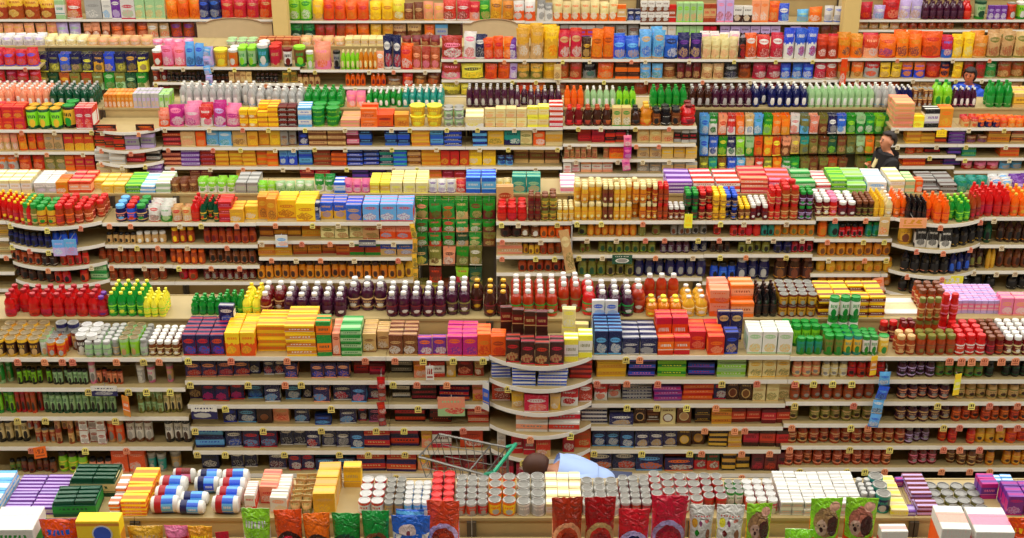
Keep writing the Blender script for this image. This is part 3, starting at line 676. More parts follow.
run('B', '1', '''-4 10 can:green_bean_can mint/green/olive 2 b8; 16 50 can:olive_can black/lime/black 7 b6 s1 p15; 52 87 can:olive_can black/mint/black 7 b6 p15; 88 95 can:pink_can pink/white/grey 1 b7; 95 122 can:chili_can rust/salmon/black 5 b7 p13; 135 144 tub:paper_cup white/silver/white 1 b9; 145 154 tub:paper_cup pink/white/grey 1 b9; 164 172 tub:paper_cup pink/tan/grey 1 b11;
184 248 box:pasta_box navy/salmon/red 4 b8 p15 d2; 247 259 box:pasta_box navy/black/white 1 b14; 262 284 box:pasta_box navy/white/red 2 b12; 284 350 box:pasta_box navy/salmon/blue 5 b6 p15 d2; 352 384 box:spaghetti_box maroon/red/navy 2 b12 p11; 390 412 flat:spaghetti_pack black/grey/white 1 s3 b12; 413 427 packet:noodle_packet amber/salmon/white 1 b6; 427 445 box:red_box red/white/maroon 1 b6 p15; 446 456 packet:noodle_packet tan/gold/white 1 b7; 457 473 box:red_box maroon/red/salmon 1 b7; 474 484 packet:noodle_packet tan/rust/white 1 b9;''', near=True)
run('B', '1', '''491 511 flat:lasagna_box white/blue/navy 1 s6 b10; 512 536 flat:lasagna_box white/blue/navy 1 s6 b5; 537 567 flat:lasagna_box white/blue/grey 1 s6 b5; 569 592 flat:red_pack maroon/red/rust 1 s4 b8; 596 627 flat:noodle_pack yellow/gold/amber 1 s3 b6 p14; 628 656 flat:noodle_pack navy/blue/pink 1 s3 b6 p13; 657 687 flat:noodle_pack lime/green/lemon 1 s3 b6 p14; 688 716 flat:noodle_pack navy/blue/red 1 s3 b6 p14; 717 747 flat:noodle_pack mint/lime/white 1 s3 b6; 748 790 box:rice_box cream/gold/olive 3 b5;
793 822 jar:cream_sauce_jar salmon/cream/grey 3 b6; 822 848 jar:cream_sauce_jar cream/white/grey 3 b6; 848 886 jar:sauce_jar red/maroon/black 4 b7; 898 936 jar:sauce_jar plum/lilac/black 4 b6; 936 984 jar:pesto_jar olive/green/black 5 b6; 986 1030 jar:olive_jar black/darkgreen/black 5 b8''', near=True)
run('B', '2', '''-4 14 can:green_bean_can green/lime/black 3 b7; 14 41 can:tomato_can red/rust/black 5 b7; 42 115 can:olive_can darkgreen/mint/black 11 b7; 137 163 can:olive_can olive/mint/olive 4 b6 s2; 163 181 can:olive_can olive/cream/black 3 b7; 187 201 box:pasta_box darkbrown/navy/tan 1 b9; 201 243 box:pasta_box navy/red/magenta 3 b7 ; 246 262 box:pasta_box navy/sky/blue 1 b9; 264 280 box:pasta_box navy/white/sky 1 b5; 284 300 box:pasta_box navy/sky/white 1 b11; 302 311 box:pasta_box navy/black/white 1 b14; 313 330 box:pasta_box navy/salmon/sky 1 b4; 332 351 box:pasta_box navy/white/red 1 b9; 351 367 box:pasta_box navy/sky/pink 1 b5; 367 380 box:pasta_box navy/red/white 1 b10;
391 410 flat:pasta_pack black/white/grey 1 s3 b10; 411 437 flat:spaghetti_pack black/maroon/red 1 s4 b8; 439 470 flat:spaghetti_pack navy/red/tan 1 s4 b6; 472 486 packet:noodle_packet salmon/gold/red 1 b6;
492 511 box:red_box red/white/maroon 1 b7; 511 524 packet:noodle_packet gold/tan/white 1 b4; 524 549 box:red_box red/white/salmon 1 b3; 549 560 packet:noodle_packet tan/gold/white 1 b3; 560 578 box:red_box red/white/crimson 1 b3; 578 592 box:red_box crimson/white/red 1 b5; 594 622 packet:noodle_bag red/white/salmon 2 b6; 622 653 flat:lasagna_box silver/navy/white 1 s6 b5; 653 682 flat:noodle_pack purple/magenta/lilac 1 s4 b6; 682 714 flat:noodle_pack red/orange/salmon 1 s4 b6; 714 727 box:navy_carton navy/red/white 1 b7; 727 753 box:window_box darkbrown/tan/brown 2 b6 !window; 753 792 box:rice_box cream/tan/olive 3 b5;
790 886 jar:sauce_jar rust/brown/grey 9 b6; 898 950 jar:sauce_jar plum/salmon/grey 5 b6; 956 1030 jar:alfredo_jar tan/olive/darkbrown 7 b6''', near=True)
run('B', '3', '''-4 27 can:mushroom_can black/cream/black 4 b8; 27 55 can:tuna_can tan/rust/grey 4 b5 s2; 55 80 can:tuna_can rust/tan/brown 4 b5 s2; 80 106 carton:white_carton white/rust/grey 3 b5 s2; 106 124 can:tuna_can tan/orange/grey 2 b5; 125 152 can:milk_can brown/white/silver 3 b9; 164 190 can:bean_can black/white/darkbrown 3 b8; 
222 236 box:pasta_box navy/blue/white 1 b9; 237 256 box:pasta_box navy/sky/white 1 b7; 256 272 box:window_box darkbrown/black/brown 1 b7 !window; 272 289 box:tan_carton salmon/tan/red 1 b6; 294 309 box:pasta_box navy/white/sky 1 b8; 314 331 box:pasta_box navy/blue/sky 1 b4 p9; 339 356 box:pasta_box navy/white/sky 1 b7; 357 366 box:pasta_box navy/red/white 1 b11; 368 383 box:pasta_box navy/pink/maroon 1 b6; 394 426 flat:spaghetti_pack black/red/maroon 1 s3 b6; 429 452 flat:spaghetti_pack maroon/black/red 1 s3 b8; 467 489 flat:red_pack red/salmon/white 1 s3 b7;
515 548 flat:white_box white/salmon/grey 1 s2 p14 b4; 548 580 flat:white_box white/red/grey 1 s2 p14 b4; 581 608 flat:lasagna_box white/navy/grey 1 s5 b6; 609 634 box:navy_carton navy/white/tan 1 p12 b3; 634 647 box:window_box darkbrown/tan/black 1 b7 !window; 647 660 flat:brown_pack brown/darkbrown/white 1 s2 b9; 660 676 box:window_box cream/brown/white 1 b5 !window; 677 692 box:window_box brown/cream/tan 1 b5 !window; 695 711 flat:dark_pack darkbrown/black/gold 1 s3 b8; 711 732 flat:gold_pack gold/amber/brown 1 s3 b6; 732 792 box:red_box maroon/red/salmon 4 b7 p14;
789 884 jar:sauce_jar olive/tan/darkbrown 9 b6; 896 952 jar:sauce_jar plum/tan/grey 5 b6; 952 1030 jar:sauce_jar rust/orange/darkbrown 8 b6''', near=True)
run('B', '4', '''8 20 jar:mustard_jar olive/green/black 2 b8; 20 56 jar:brown_jar brown/maroon/black 5 b8; 57 88 jar:pickle_jar lime/lemon/darkbrown 3 b7; 89 112 jar:orange_jar salmon/orange/black 3 b7; 112 146 box:orange_carton orange/salmon/white 2 b6; 146 166 tub:grey_tub grey/teal/silver 2 b7; 168 180 tub:grey_tub grey/tan/silver 1 b12;
194 224 flat:pasta_pack navy/sky/blue 1 s2 b7; 225 242 box:pasta_box navy/white/blue 1 b5; 243 277 box:pasta_box navy/red/sky 2 b5; 279 306 box:pasta_box navy/white/black 2 b7; 306 320 box:pasta_box navy/white/red 1 b4; 321 350 box:pasta_box navy/white/grey 2 b7; 350 364 box:pasta_box navy/sky/white 1 b5; 363 390 flat:spaghetti_pack navy/red/tan 1 s2 b6; 390 420 flat:spaghetti_pack navy/red/black 1 s2 b5; 421 432 packet:noodle_packet gold/salmon/white 1 b5; 432 452 box:red_box red/white/maroon 1 b5; 459 483 box:red_box red/crimson/white 1 b7; 
497 506 slab white/silver/tan 1 b5; 511 535 box:red_box red/crimson/white 2 b7; 535 550 box:red_box red/tan/white 1 b3; 562 574 box:red_box crimson/red/white 1 b8; 574 591 box:red_box rust/red/tan 1 b4; 592 634 box:navy_carton navy/sky/white 3 b4; 635 678 box:navy_carton navy/white/tan 3 b4; 678 706 box:window_box darkbrown/gold/tan 2 b6 !window; 709 728 flat:dark_pack black/gold/tan 1 s4 b5; 728 742 flat:gold_pack gold/tan/amber 1 s4 b5; 743 792 box:red_box darkbrown/red/maroon 3 b6;
787 906 jar:sauce_jar rust/tan/darkbrown 11 b6; 905 940 jar:sauce_jar plum/lilac/grey 4 b6; 940 976 jar:sauce_jar red/orange/rust 4 b6; 976 1006 jar:sauce_jar gold/amber/darkbrown 3 b6; 1006 1030 jar:sauce_jar orange/red/rust 2 b6''', near=True)
run('B', '5', '''200 218 box:pasta_box navy/black/white 1 b8; 230 256 box:pasta_box navy/white/black 2 b8; 268 286 box:pasta_box navy/white/maroon 1 b7; 288 314 box:pasta_box navy/red/white 2 b6; 315 356 box:pasta_box navy/sky/black 2 b6 p12; 357 386 flat:spaghetti_pack navy/red/tan 1 s2 b5; 386 417 flat:spaghetti_pack navy/red/tan 1 s2 b5; 417 431 packet:noodle_packet gold/salmon/white 1 b5; 432 462 box:red_box red/crimson/tan 2 b6 p12; 462 488 box:red_box maroon/tan/red 1 b6;
494 514 box:red_box maroon/red/tan 1 b5; 516 541 box:red_box crimson/white/red 1 b4; 541 560 box:yellow_box yellow/red/white 1 b4 !half; 560 575 box:orange_box orange/red/white 1 b4; 575 590 box:orange_box orange/gold/rust 1 b4; 588 636 box:navy_carton navy/white/orange 2 b4; 636 664 box:navy_carton navy/sky/orange 1 b4; 664 694 box:navy_carton navy/orange/white 1 b4 p13; 694 720 box:dark_box darkgreen/red/white 2 b6; 722 750 flat:dark_pack black/gold/tan 2 s3 b5; 751 790 box:red_box maroon/black/red 3 b6;
784 892 jar:sauce_jar rust/salmon/darkbrown 11 b6; 900 938 jar:sauce_jar maroon/pink/grey 4 b6; 939 986 jar:sauce_jar brown/tan/darkbrown 5 b6; 986 1030 jar:sauce_jar amber/gold/darkbrown 5 b6''', near=True)

# ---- third row
run('C', 'ledge', '''-12 32 carton:cream_carton cream/white/tan 4 d3 p12 b3; 34 58 carton:white_carton white/silver/lilac 2 d3 p10 b3; 57 69 carton:orange_carton amber/orange/white 1 d2 p11 b1; 69 92 carton:red_carton red/salmon/white 2 d3 p11 b3; 90 126 carton:yellow_carton gold/cream/tan 3 d3 p8 b1; 126 142 flat:green_pack lime/green/white 1 d3 s2 p8 b1; 140 156 flat:white_pack white/sky/silver 1 d3 s2 p7 b1; 156 171 flat:white_pack white/mint/silver 1 d3 s2 p10 b1; 171 198 bag:brown_bag brown/tan/darkbrown 3 d3 p12 b2; 198 236 bag:green_bag lime/white/green 4 d3 p12 b2; 236 258 carton:grey_pack grey/silver/mint 2 d3 p10 b2;
258 276 bag:green_bag lime/mint/white 2 d2 p10 b2; 276 314 bag:pale_bag mint/white/green 4 d2 p10 b2; 314 334 bag:green_bag green/white/lime 2 d2 p15 b6; 334 346 flat:blue_pack blue/white/sky 1 d2 p10 b2; 344 370 bag:pink_bag pink/magenta/white 3 d2 p12 b2; 370 390 carton:yellow_carton lemon/gold/cream 2 d3 p10 b2; 390 428 carton:cream_carton cream/lemon/tan 3 d3 p10 b2; 428 456 bag:white_bag white/purple/lilac 3 d2 p12 b2; 456 467 bag:red_bag red/salmon/white 1 d2 p12 b2; 466 496 box:blue_carton blue/sky/white 2 d3 p15 b2; 496 512 bag:cream_bag cream/gold/olive 2 d2 p13 b2; 
512 541 box:teal_carton teal/mint/tan 2 d2 p16 b2; 560 576 carton:pale_pack white/pink/silver 1 d3 p6 b2; 666 692 flat:purple_pack purple/lilac/white 1 d3 s3 p11 b1; 692 714 flat:red_pack red/white/crimson 1 d3 s2 p11 b1; 715 740 flat:red_pack red/white/crimson 1 d3 s2 p11 b1; 740 768 flat:red_pack red/salmon/white 1 d3 s3 p14 b1; 768 792 flat:pink_pack red/pink/white 1 d3 s2 p12 b1; 794 815 flat:green_pack green/mint/white 1 d3 s2 p11 b1; 815 830 flat:striped_pack white/red/pink 1 d4 s2 p9 b1; 830 846 flat:lime_pack lime/green/white 1 d3 s3 p13 b1; 846 866 flat:lime_pack mint/lime/green 1 d3 s3 p12 b1; 866 886 carton:pale_box white/sky/silver 1 d3 p11 b1; 888 904 flat:cream_pack cream/white/tan 1 d3 s2 p13 b1; 904 914 flat:cream_pack mint/cream/tan 1 d3 s2 p13 b1; 914 922 box:orange_carton orange/tan/white 1 d2 p13 b2; 922 957 flat:grey_pack grey/darkbrown/silver 2 d3 s2 p8 b2; 957 990 bag:teal_bag teal/green/mint 3 d3 p13 b2; 990 1012 bag:white_bag white/sky/lilac 2 d3 p14 b2; 1012 1040 bag:purple_bag purple/lilac/white 2 d3 p13 b2''')
run('C', 'deck', '''-6 38 bottle:ketchup_bottle red/crimson/yellow 6 d5 p21 b3; 28 44 jar:relish_jar olive/tan/green 2 d4 p21 b3; 42 62 jar:relish_jar gold/rust/green 2 d4 p19 b3; 60 78 jar:salsa_jar rust/orange/red 2 d4 p20 b3; 77 103 jar:salsa_jar rust/salmon/red 3 d5 p16 b5;
115 126 jar:jam_jar navy/salmon/sky 1 d6 p16 b3; 126 136 jar:jam_jar blue/orange/red 1 d6 p16 b3; 136 147 jar:jam_jar navy/tan/green 1 d6 p16 b3; 148 160 bag:candy_bag white/red/brown 1 d4 p15 b3; 160 172 bag:candy_bag white/green/lime 1 d4 p16 b3; 172 192 bag:candy_bag tan/red/white 2 d3 p14 b3; 190 200 bottle:ketchup_bottle red/crimson/red 1 d4 p20 b3; 200 220 bottle:dressing_bottle darkgreen/gold/red 3 d4 p19 b3; 219 233 flat:red_pack red/crimson/pink 1 d3 s3 p20 b3; 230 258 box:gold_box gold/yellow/white 2 d3 p13 b2; 
257 277 box:snack_box amber/gold/brown 2 d4 p22 b4; 276 316 box:snack_box yellow/amber/rust 2 d4 p18 b3; 314 320 slab navy/white/blue 1 p17 b4; 319 346 box:cracker_box blue/gold/tan 2 d3 p16 b12; 346 362 box:cracker_box blue/tan/gold 1 d3 p16 b4; 363 414 box:cracker_box sky/red/white 3 d3 p17 b3;
497 527 jar:cherry_jar red/crimson/red 3 d3 p14 b2; 496 514 box:tan_box tan/rust/red 1 p26 b30; 528 541 jar:dark_jar maroon/darkbrown/brown 2 d3 s2 p25 b3; 541 557 jar:olive_jar olive/gold/brown 2 d3 s2 p25 b3; 557 574 jar:cream_jar gold/cream/cream 3 d4 s1 p14 b2; 574 602 jar:honey_jar gold/amber/cream 4 d4 s2 p34 b2; 602 613 jar:dark_jar brown/maroon/cream 2 d4 s2 p34 b2; 613 632 jar:honey_jar gold/amber/cream 3 d4 s2 p34 b2; 632 646 jar:honey_jar amber/rust/cream 2 d4 s2 p34 b2; 646 657 jar:honey_jar rust/gold/cream 2 d4 s2 p34 b2; 657 668 jar:syrup_jar rust/maroon/red 2 d3 s2 p34 b2; 668 685 jar:dark_jar maroon/tan/white 3 d3 p13 b2; 684 698 jar:jam_jar darkgreen/maroon/green 2 d3 s2 p27 b2; 698 713 jar:jam_jar maroon/tan/red 2 d3 s2 p27 b2; ''', near=True)
run('C', 'deck', '''712 726 jar:jam_jar gold/brown/yellow 2 d4 s2 p25 b2; 724 737 jar:jam_jar navy/tan/blue 2 d4 s2 p25 b2; 738 750 jar:jam_jar brown/tan/yellow 2 d5 s1 p14 b2; 750 768 jar:jam_jar maroon/plum/white 3 d5 s1 p15 b2; 768 780 jar:jam_jar red/tan/red 2 d3 s2 p30 b2; 780 798 jar:jam_jar rust/tan/red 2 d3 s2 p33 b2; 798 812 jar:jam_jar plum/lilac/green 2 d3 s2 p28 b2; 
815 830 jar:jam_jar maroon/cream/white 2 d6 p17 b4; 829 838 jar:jam_jar red/salmon/pink 1 d6 p17 b4; 838 856 jar:jam_jar maroon/plum/white 2 d5 p14 b3; 856 874 jar:jam_jar darkbrown/olive/brown 3 d5 p15 b3; 873 884 bottle:mustard_bottle gold/yellow/yellow 2 d6 p18 b2; 884 893 bottle:white_bottle cream/tan/white 1 d6 p18 b2; 893 906 bottle:sauce_bottle orange/rust/salmon 2 d5 p20 b2; 
904 922 bottle:soy_bottle black/darkbrown/black 4 d5 p20 b3; 921 944 bottle:hot_sauce_bottle orange/red/orange 3 d5 p22 b3; 944 966 bottle:lime_juice_bottle green/lime/lime 3 d5 p20 b3; 966 978 bottle:sauce_bottle rust/maroon/red 2 d3 p24 b3; 976 1010 bottle:ketchup_bottle red/crimson/red 4 d5 p24 b3; 1010 1036 bottle:hot_sauce_bottle orange/amber/gold 3 d4 p22 b3''', near=True)
run('C', '1', '''-4 8 flat:tan_pack tan/gold/brown 1 s2 b5; 8 56 jar:blue_jar navy/blue/black 7 b4; 56 80 jar:blue_jar blue/black/navy 3 b8; 106 136 jar:spread_jar tan/cream/black 5 b8 p10; 136 166 jar:spread_jar tan/brown/white 4 b5 p11; 171 194 jar:yellow_lid_jar rust/orange/yellow 3 b6; 203 256 jar:salsa_jar rust/orange/maroon 7 b6; 258 300 flat:brown_pack brown/amber/gold 3 s2 b14; 300 321 flat:gold_pack amber/gold/orange 1 s2 b10; 320 363 box:cracker_box cream/olive/rust 3 b5; 362 379 box:cracker_box tan/rust/olive 1 b6; 379 413 box:cracker_box salmon/orange/sky 2 b6;
500 522 jar:dark_jar darkbrown/maroon/black 2 b8; 520 540 jar:pickle_jar brown/cream/white 2 b6; 540 571 jar:pepper_jar orange/rust/brown 4 b5; 578 588 jar:olive_jar olive/green/black 1 b8; 587 637 jar:pepper_jar amber/orange/gold 7 b5; 638 646 jar:olive_jar olive/mint/olive 1 b6; 652 661 jar:olive_jar olive/mint/brown 1 b6; 671 692 jar:pickle_jar grey/white/brown 3 b8; 692 708 jar:pickle_jar grey/white/black 2 b8; 714 746 jar:beet_jar red/pink/maroon 4 b6; 745 761 jar:beet_jar red/crimson/red 2 b6; 761 775 jar:blue_jar teal/navy/black 2 b8; 
774 815 jar:honey_jar amber/gold/olive 5 b6; 818 828 jar:orange_jar orange/gold/amber 1 b7; 829 840 jar:teal_jar teal/green/black 1 b8; 839 864 jar:sauce_jar red/white/black 4 b6; 866 880 jar:teal_jar teal/mint/green 2 b6; 879 891 tub:white_tub white/silver/tan 1 b5;
897 911 jar:mustard_jar gold/maroon/brown 1 b4; 911 946 box:dark_box black/white/grey 3 b5; 946 984 bottle:wine_vinegar black/gold/black 4 b4; 984 992 bottle:vinegar darkgreen/tan/black 1 b6; 998 1030 bottle:vinegar darkbrown/amber/black 4 b5''')
run('C', '2', '''-4 9 flat:tan_pack tan/cream/brown 1 s2 b5; 10 46 jar:sauce_jar rust/tan/black 5 b4; 46 62 jar:sauce_jar darkbrown/white/black 2 b6; 64 92 jar:sauce_jar red/salmon/brown 4 b5; 98 166 jar:salsa_jar rust/orange/brown 9 b5; 169 205 jar:salsa_jar rust/red/orange 5 b6; 208 256 jar:bean_jar brown/salmon/black 6 b6; 257 292 flat:gold_pack gold/amber/tan 2 s2 b6; 292 350 box:brown_box rust/amber/brown 4 b8; 348 381 box:cracker_box green/rust/red 2 b6; 380 413 box:cracker_box blue/tan/white 2 b6;
497 523 flat:tan_pack salmon/tan/white 1 s2 b5; 523 540 jar:mustard_jar gold/yellow/brown 3 b6; 540 562 jar:salsa_jar rust/orange/brown 3 b6; 580 591 jar:olive_jar olive/lime/brown 2 b8; 590 656 jar:pickle_jar olive/lime/darkgreen 8 b6; 660 690 jar:jam_jar plum/lilac/grey 4 b6; 692 708 jar:jam_jar navy/white/grey 2 b8; 710 738 jar:dark_jar darkbrown/grey/black 4 b7; 738 770 jar:pickle_jar olive/mint/black 4 b6; 774 792 jar:blue_jar navy/grey/black 2 b6; 791 814 jar:jam_jar crimson/pink/black 3 b6; 
818 892 jar:mustard_jar amber/gold/brown 8 b5; 898 944 bottle:wine_vinegar black/salmon/black 5 b4; 944 968 bottle:blue_bottle navy/blue/blue 3 b4; 968 984 bottle:vinegar darkbrown/tan/olive 2 b5; 986 996 bottle:gold_bottle gold/amber/gold 2 b5; 998 1030 bottle:vinegar brown/rust/darkbrown 4 b8''')
run('C', '3', '''12 58 jar:sauce_jar darkbrown/rust/black 5 b8; 58 91 jar:sauce_jar red/brown/black 4 b5; 92 109 flat:green_pack green/mint/darkgreen 1 s2 b5; 109 166 jar:salsa_jar rust/tan/brown 7 b5; 178 197 jar:sauce_jar red/crimson/brown 2 b8; 203 256 jar:bean_jar maroon/cream/grey 7 b6; 257 396 jar:mustard_jar amber/gold/darkbrown 17 b4; 396 413 bottle:gold_bottle gold/amber/brown 2 b4;
518 570 jar:sauce_jar rust/maroon/black 6 b6; 578 606 jar:pickle_jar olive/green/darkgreen 3 b6; 606 634 jar:pickle_jar olive/tan/black 3 b6; 634 706 jar:jam_jar navy/plum/grey 7 b6; 710 736 jar:blue_jar blue/sky/black 3 b5; 736 770 jar:blue_jar navy/grey/silver 3 b5; 774 814 jar:syrup_jar darkbrown/amber/brown 3 b5; 817 893 jar:mustard_jar gold/rust/amber 8 b5; 897 942 bottle:wine_vinegar black/rust/black 5 b5; 942 984 bottle:vinegar black/white/black 3 b5; 986 1030 bottle:vinegar black/silver/black 4 b5''')
run('C', '4', '''818 892 jar:mustard_jar amber/brown/tan 8 b5''')
peg('C', 416, 496, [(195, 214), (214, 227), (227, 241), (241, 260), (262, 277), (277, 290)], ['green/salmon/tan green/brown/maroon green/red/crimson green/tan/cream green/brown/tan green/maroon/brown', 'green/maroon/white green/red/white green/red/white green/salmon/white green/tan/white green/brown/tan',
    'green/rust/white green/red/white green/crimson/white darkgreen/tan/white green/tan/cream olive/brown/tan', 'darkgreen/tan/lemon olive/cream/maroon salmon/black/white green/olive/cream olive/white/tan -', '- maroon/red/brown - lime/red/white darkgreen/olive/tan -', 'olive/tan/lemon olive/lemon/tan brown/maroon/black darkgreen/gold/tan olive/tan/white -'], 'seed_packet')

# ---- fourth row
run('D', 'ledge', '''-10 50 bottle:soda_bottle salmon/red/white 8 d4 p19 b3; 50 96 bottle:soda_bottle darkgreen/green/silver 6 d5 p19 b2; 105 134 slab amber/tan/white 7 d2 p13 b1; 134 160 slab silver/lilac/tan 6 d2 p14 b1; 160 170 slab mint/lime/white 2 d2 p13 b1; 178 256 bottle:water_bottle silver/sky/white 10 d3 p21 b2; 256 304 bottle:water_bottle silver/white/white 6 d3 p18 b2; 304 344 bottle:soda_bottle green/lime/green 5 d3 p17 b2; 346 366 bag:pink_bag pink/salmon/white 2 d2 p16 b2; 366 402 bottle:soda_bottle green/darkgreen/white 6 d4 p15 b2; 402 444 bottle:soda_bottle teal/mint/white 6 d4 p16 b2; 466 515 bottle:soda_bottle plum/grey/silver 7 d3 p19 b2; 
514 562 bottle:soda_bottle plum/lilac/silver 7 d3 p17 b2; 564 584 bottle:soda_bottle orange/red/orange 3 d2 p19 b2; 584 616 bottle:soda_bottle mint/green/white 5 d2 p19 b2; 616 636 bottle:soda_bottle lime/green/green 3 d2 p18 b2; 650 687 bottle:soda_bottle green/lime/green 5 d2 p20 b2; 688 712 bottle:soda_bottle darkbrown/grey/silver 3 d2 p20 b2; 712 752 bottle:soda_bottle plum/white/silver 5 d2 p20 b2; 752 808 bottle:soda_bottle navy/blue/white 7 d3 p20 b2; 808 874 bottle:water_bottle mint/white/white 10 d3 p20 b2; 874 896 bottle:water_bottle silver/sky/white 3 d3 p20 b2; 895 912 bottle:soda_bottle navy/salmon/white 3 d3 p19 b2; 
912 932 can:tan_can tan/brown/silver 4 d2 s2 p18 b2; 933 952 bottle:soda_bottle lime/mint/green 2 d2 p24 b2; 952 976 bottle:milk_bottle plum/pink/white 4 d2 p19 b2; 986 1012 bottle:soda_bottle green/mint/green 3 d2 p24 b2; 1012 1040 carton:tan_carton tan/gold/brown 2 d2 p14 b2''')
run('D', 'deck', '''-8 26 box:red_box red/orange/gold 3 d3 s2 p22 b3; 26 62 can:coffee_can darkgreen/lime/gold 3 d3 p20 b3; 62 76 can:coffee_can black/gold/green 1 d3 p22 b6; 76 94 box:red_box red/white/orange 2 d4 p21 b3; 
96 120 slab:sign_box black/orange/salmon 1 p6 b1 g3; 138 157 slab:sign_box black/orange/red 1 p6 b1 g3; 158 170 bag:orange_bag salmon/orange/white 1 d2 p16 b2; 169 184 bag:pink_bag magenta/pink/white 1 d2 p20 b2; 184 200 bag:candy_bag pink/white/magenta 1 d3 p20 b2; 200 213 bag:candy_bag red/white/pink 1 d3 p19 b2; 213 226 bag:candy_bag magenta/lilac/white 1 d3 p22 b2; 225 240 bag:candy_bag pink/magenta/white 1 d3 p19 b2; 240 258 box:yellow_carton yellow/amber/white 2 d2 s2 p17 b2; 258 279 flat:yellow_pack amber/yellow/orange 2 d3 s4 p20 b2; 279 297 flat:brown_pack maroon/darkbrown/white 2 d2 s4 p20 b2; 298 312 box:blue_carton sky/white/blue 1 d3 s2 p19 b2; 311 340 tub:green_tub lime/green/green 2 d3 s2 p18 b2; 340 360 flat:pale_pack tan/salmon/pink 1 d2 s2 p7 b2; 
361 378 box:orange_carton orange/salmon/rust 1 d3 s2 p18 b2; 377 394 box:orange_carton orange/maroon/amber 1 d3 s1 p12 b2; 394 409 box:orange_carton amber/gold/rust 1 d2 p12 b2; 409 443 tub:yellow_tub yellow/gold/lemon 2 d3 s2 p20 b2; 443 464 tub:white_tub white/mint/grey 2 d3 s2 p17 b2; 465 484 carton:cream_carton cream/white/lemon 1 d2 p10 b2; 485 527 box:cream_carton cream/gold/salmon 4 d2 s2 p18 b2; 527 549 box:cream_carton lemon/cream/gold 2 d2 s2 p20 b2; 549 563 flat:striped_pack red/white/pink 1 d2 s4 p21 b2; 
565 583 jug:drink_jug maroon/red/red 2 d2 p18 b2; 583 612 jug:drink_jug darkbrown/maroon/rust 3 d2 p18 b2; 612 631 box:tan_box tan/green/white 2 d2 p18 b2; 630 641 jug:drink_jug darkbrown/brown/black 1 d2 p17 b2; 640 652 jug:drink_jug amber/orange/gold 1 d2 p20 b2; 652 661 jar:coffee_jar brown/amber/black 1 d2 p15 b2; 661 671 jar:coffee_jar black/white/black 1 d2 p17 b2; 671 681 jar:coffee_jar brown/tan/black 1 d2 p16 b2; 681 696 jug:drink_jug red/maroon/maroon 1 d2 p20 b2; 
893 913 flat:salmon_pack salmon/tan/orange 1 d3 s5 p24 b2; 913 924 box:yellow_carton yellow/lemon/gold 1 d2 p11 b2; 923 939 box:black_carton black/white/purple 1 d2 p18 b2; 938 952 box:orange_carton amber/orange/gold 1 d2 p19 b2; 962 978 bag:candy_bag red/tan/orange 2 d3 p10 b2; 978 1000 bag:candy_bag orange/navy/red 3 d3 p10 b2; 1000 1040 bag:candy_bag orange/amber/tan 5 d3 p9 b2''')
run('D', '1', '''-4 18 bag:pink_bag salmon/tan/white 3 b5; 18 44 bag:orange_bag orange/red/gold 3 b5; 44 63 box:grey_box tan/grey/olive 2 b8; 64 94 box:red_box red/gold/yellow 3 b5; 95 128 flat:red_pack red/darkbrown/orange 3 s2 b5; 128 156 box:grey_box lilac/grey/purple 2 b6; 162 181 flat:maroon_pack maroon/red/salmon 1 s4 b5; 181 196 box:tan_box tan/cream/salmon 1 b4; 196 206 box:orange_box orange/amber/tan 1 b5; 206 232 box:blue_box sky/white/teal 2 b4; 232 247 box:tan_box tan/gold/brown 1 b5; 247 280 box:gold_box gold/amber/yellow 3 b5; 280 296 box:grey_box grey/brown/tan 2 b6; 
298 308 box:blue_box navy/blue/white 1 b6; 308 346 flat:brown_pack brown/tan/maroon 2 s3 b5; 346 359 flat:pink_pack maroon/pink/white 1 s2 b5; 359 410 flat:blue_pack blue/navy/sky 4 s2 b6; 411 430 flat:gold_pack gold/amber/tan 1 s4 b4; 430 444 flat:blue_pack blue/sky/navy 1 s2 b6; 444 462 flat:blue_pack blue/navy/white 1 s4 b4; 472 487 flat:blue_pack sky/navy/blue 1 s3 b5; 487 504 box:tan_box gold/tan/olive 1 b4; 504 521 box:teal_box teal/navy/white 1 b5; 520 533 box:tan_box cream/olive/tan 1 b6; 533 545 box:orange_box orange/tan/white 1 b5; 545 563 box:tan_box cream/gold/tan 1 b5; 
578 605 flat:red_pack crimson/red/black 2 s2 b8; 605 626 flat:red_pack red/black/crimson 2 s2 b6; 637 674 box:beige_box tan/cream/red 3 b5; 674 697 box:beige_box silver/black/red 3 b5; 906 936 flat:gold_pack gold/amber/olive 2 s3 b5; 936 948 flat:brown_pack brown/orange/red 1 s3 b5; 948 965 flat:purple_pack purple/navy/lilac 1 s4 b4; 967 989 bag:brown_bag brown/tan/purple 2 b6 p8; 989 1012 flat:gold_pack gold/amber/brown 1 s2 b6; 1012 1040 flat:tan_pack tan/brown/orange 2 s2 b6''')
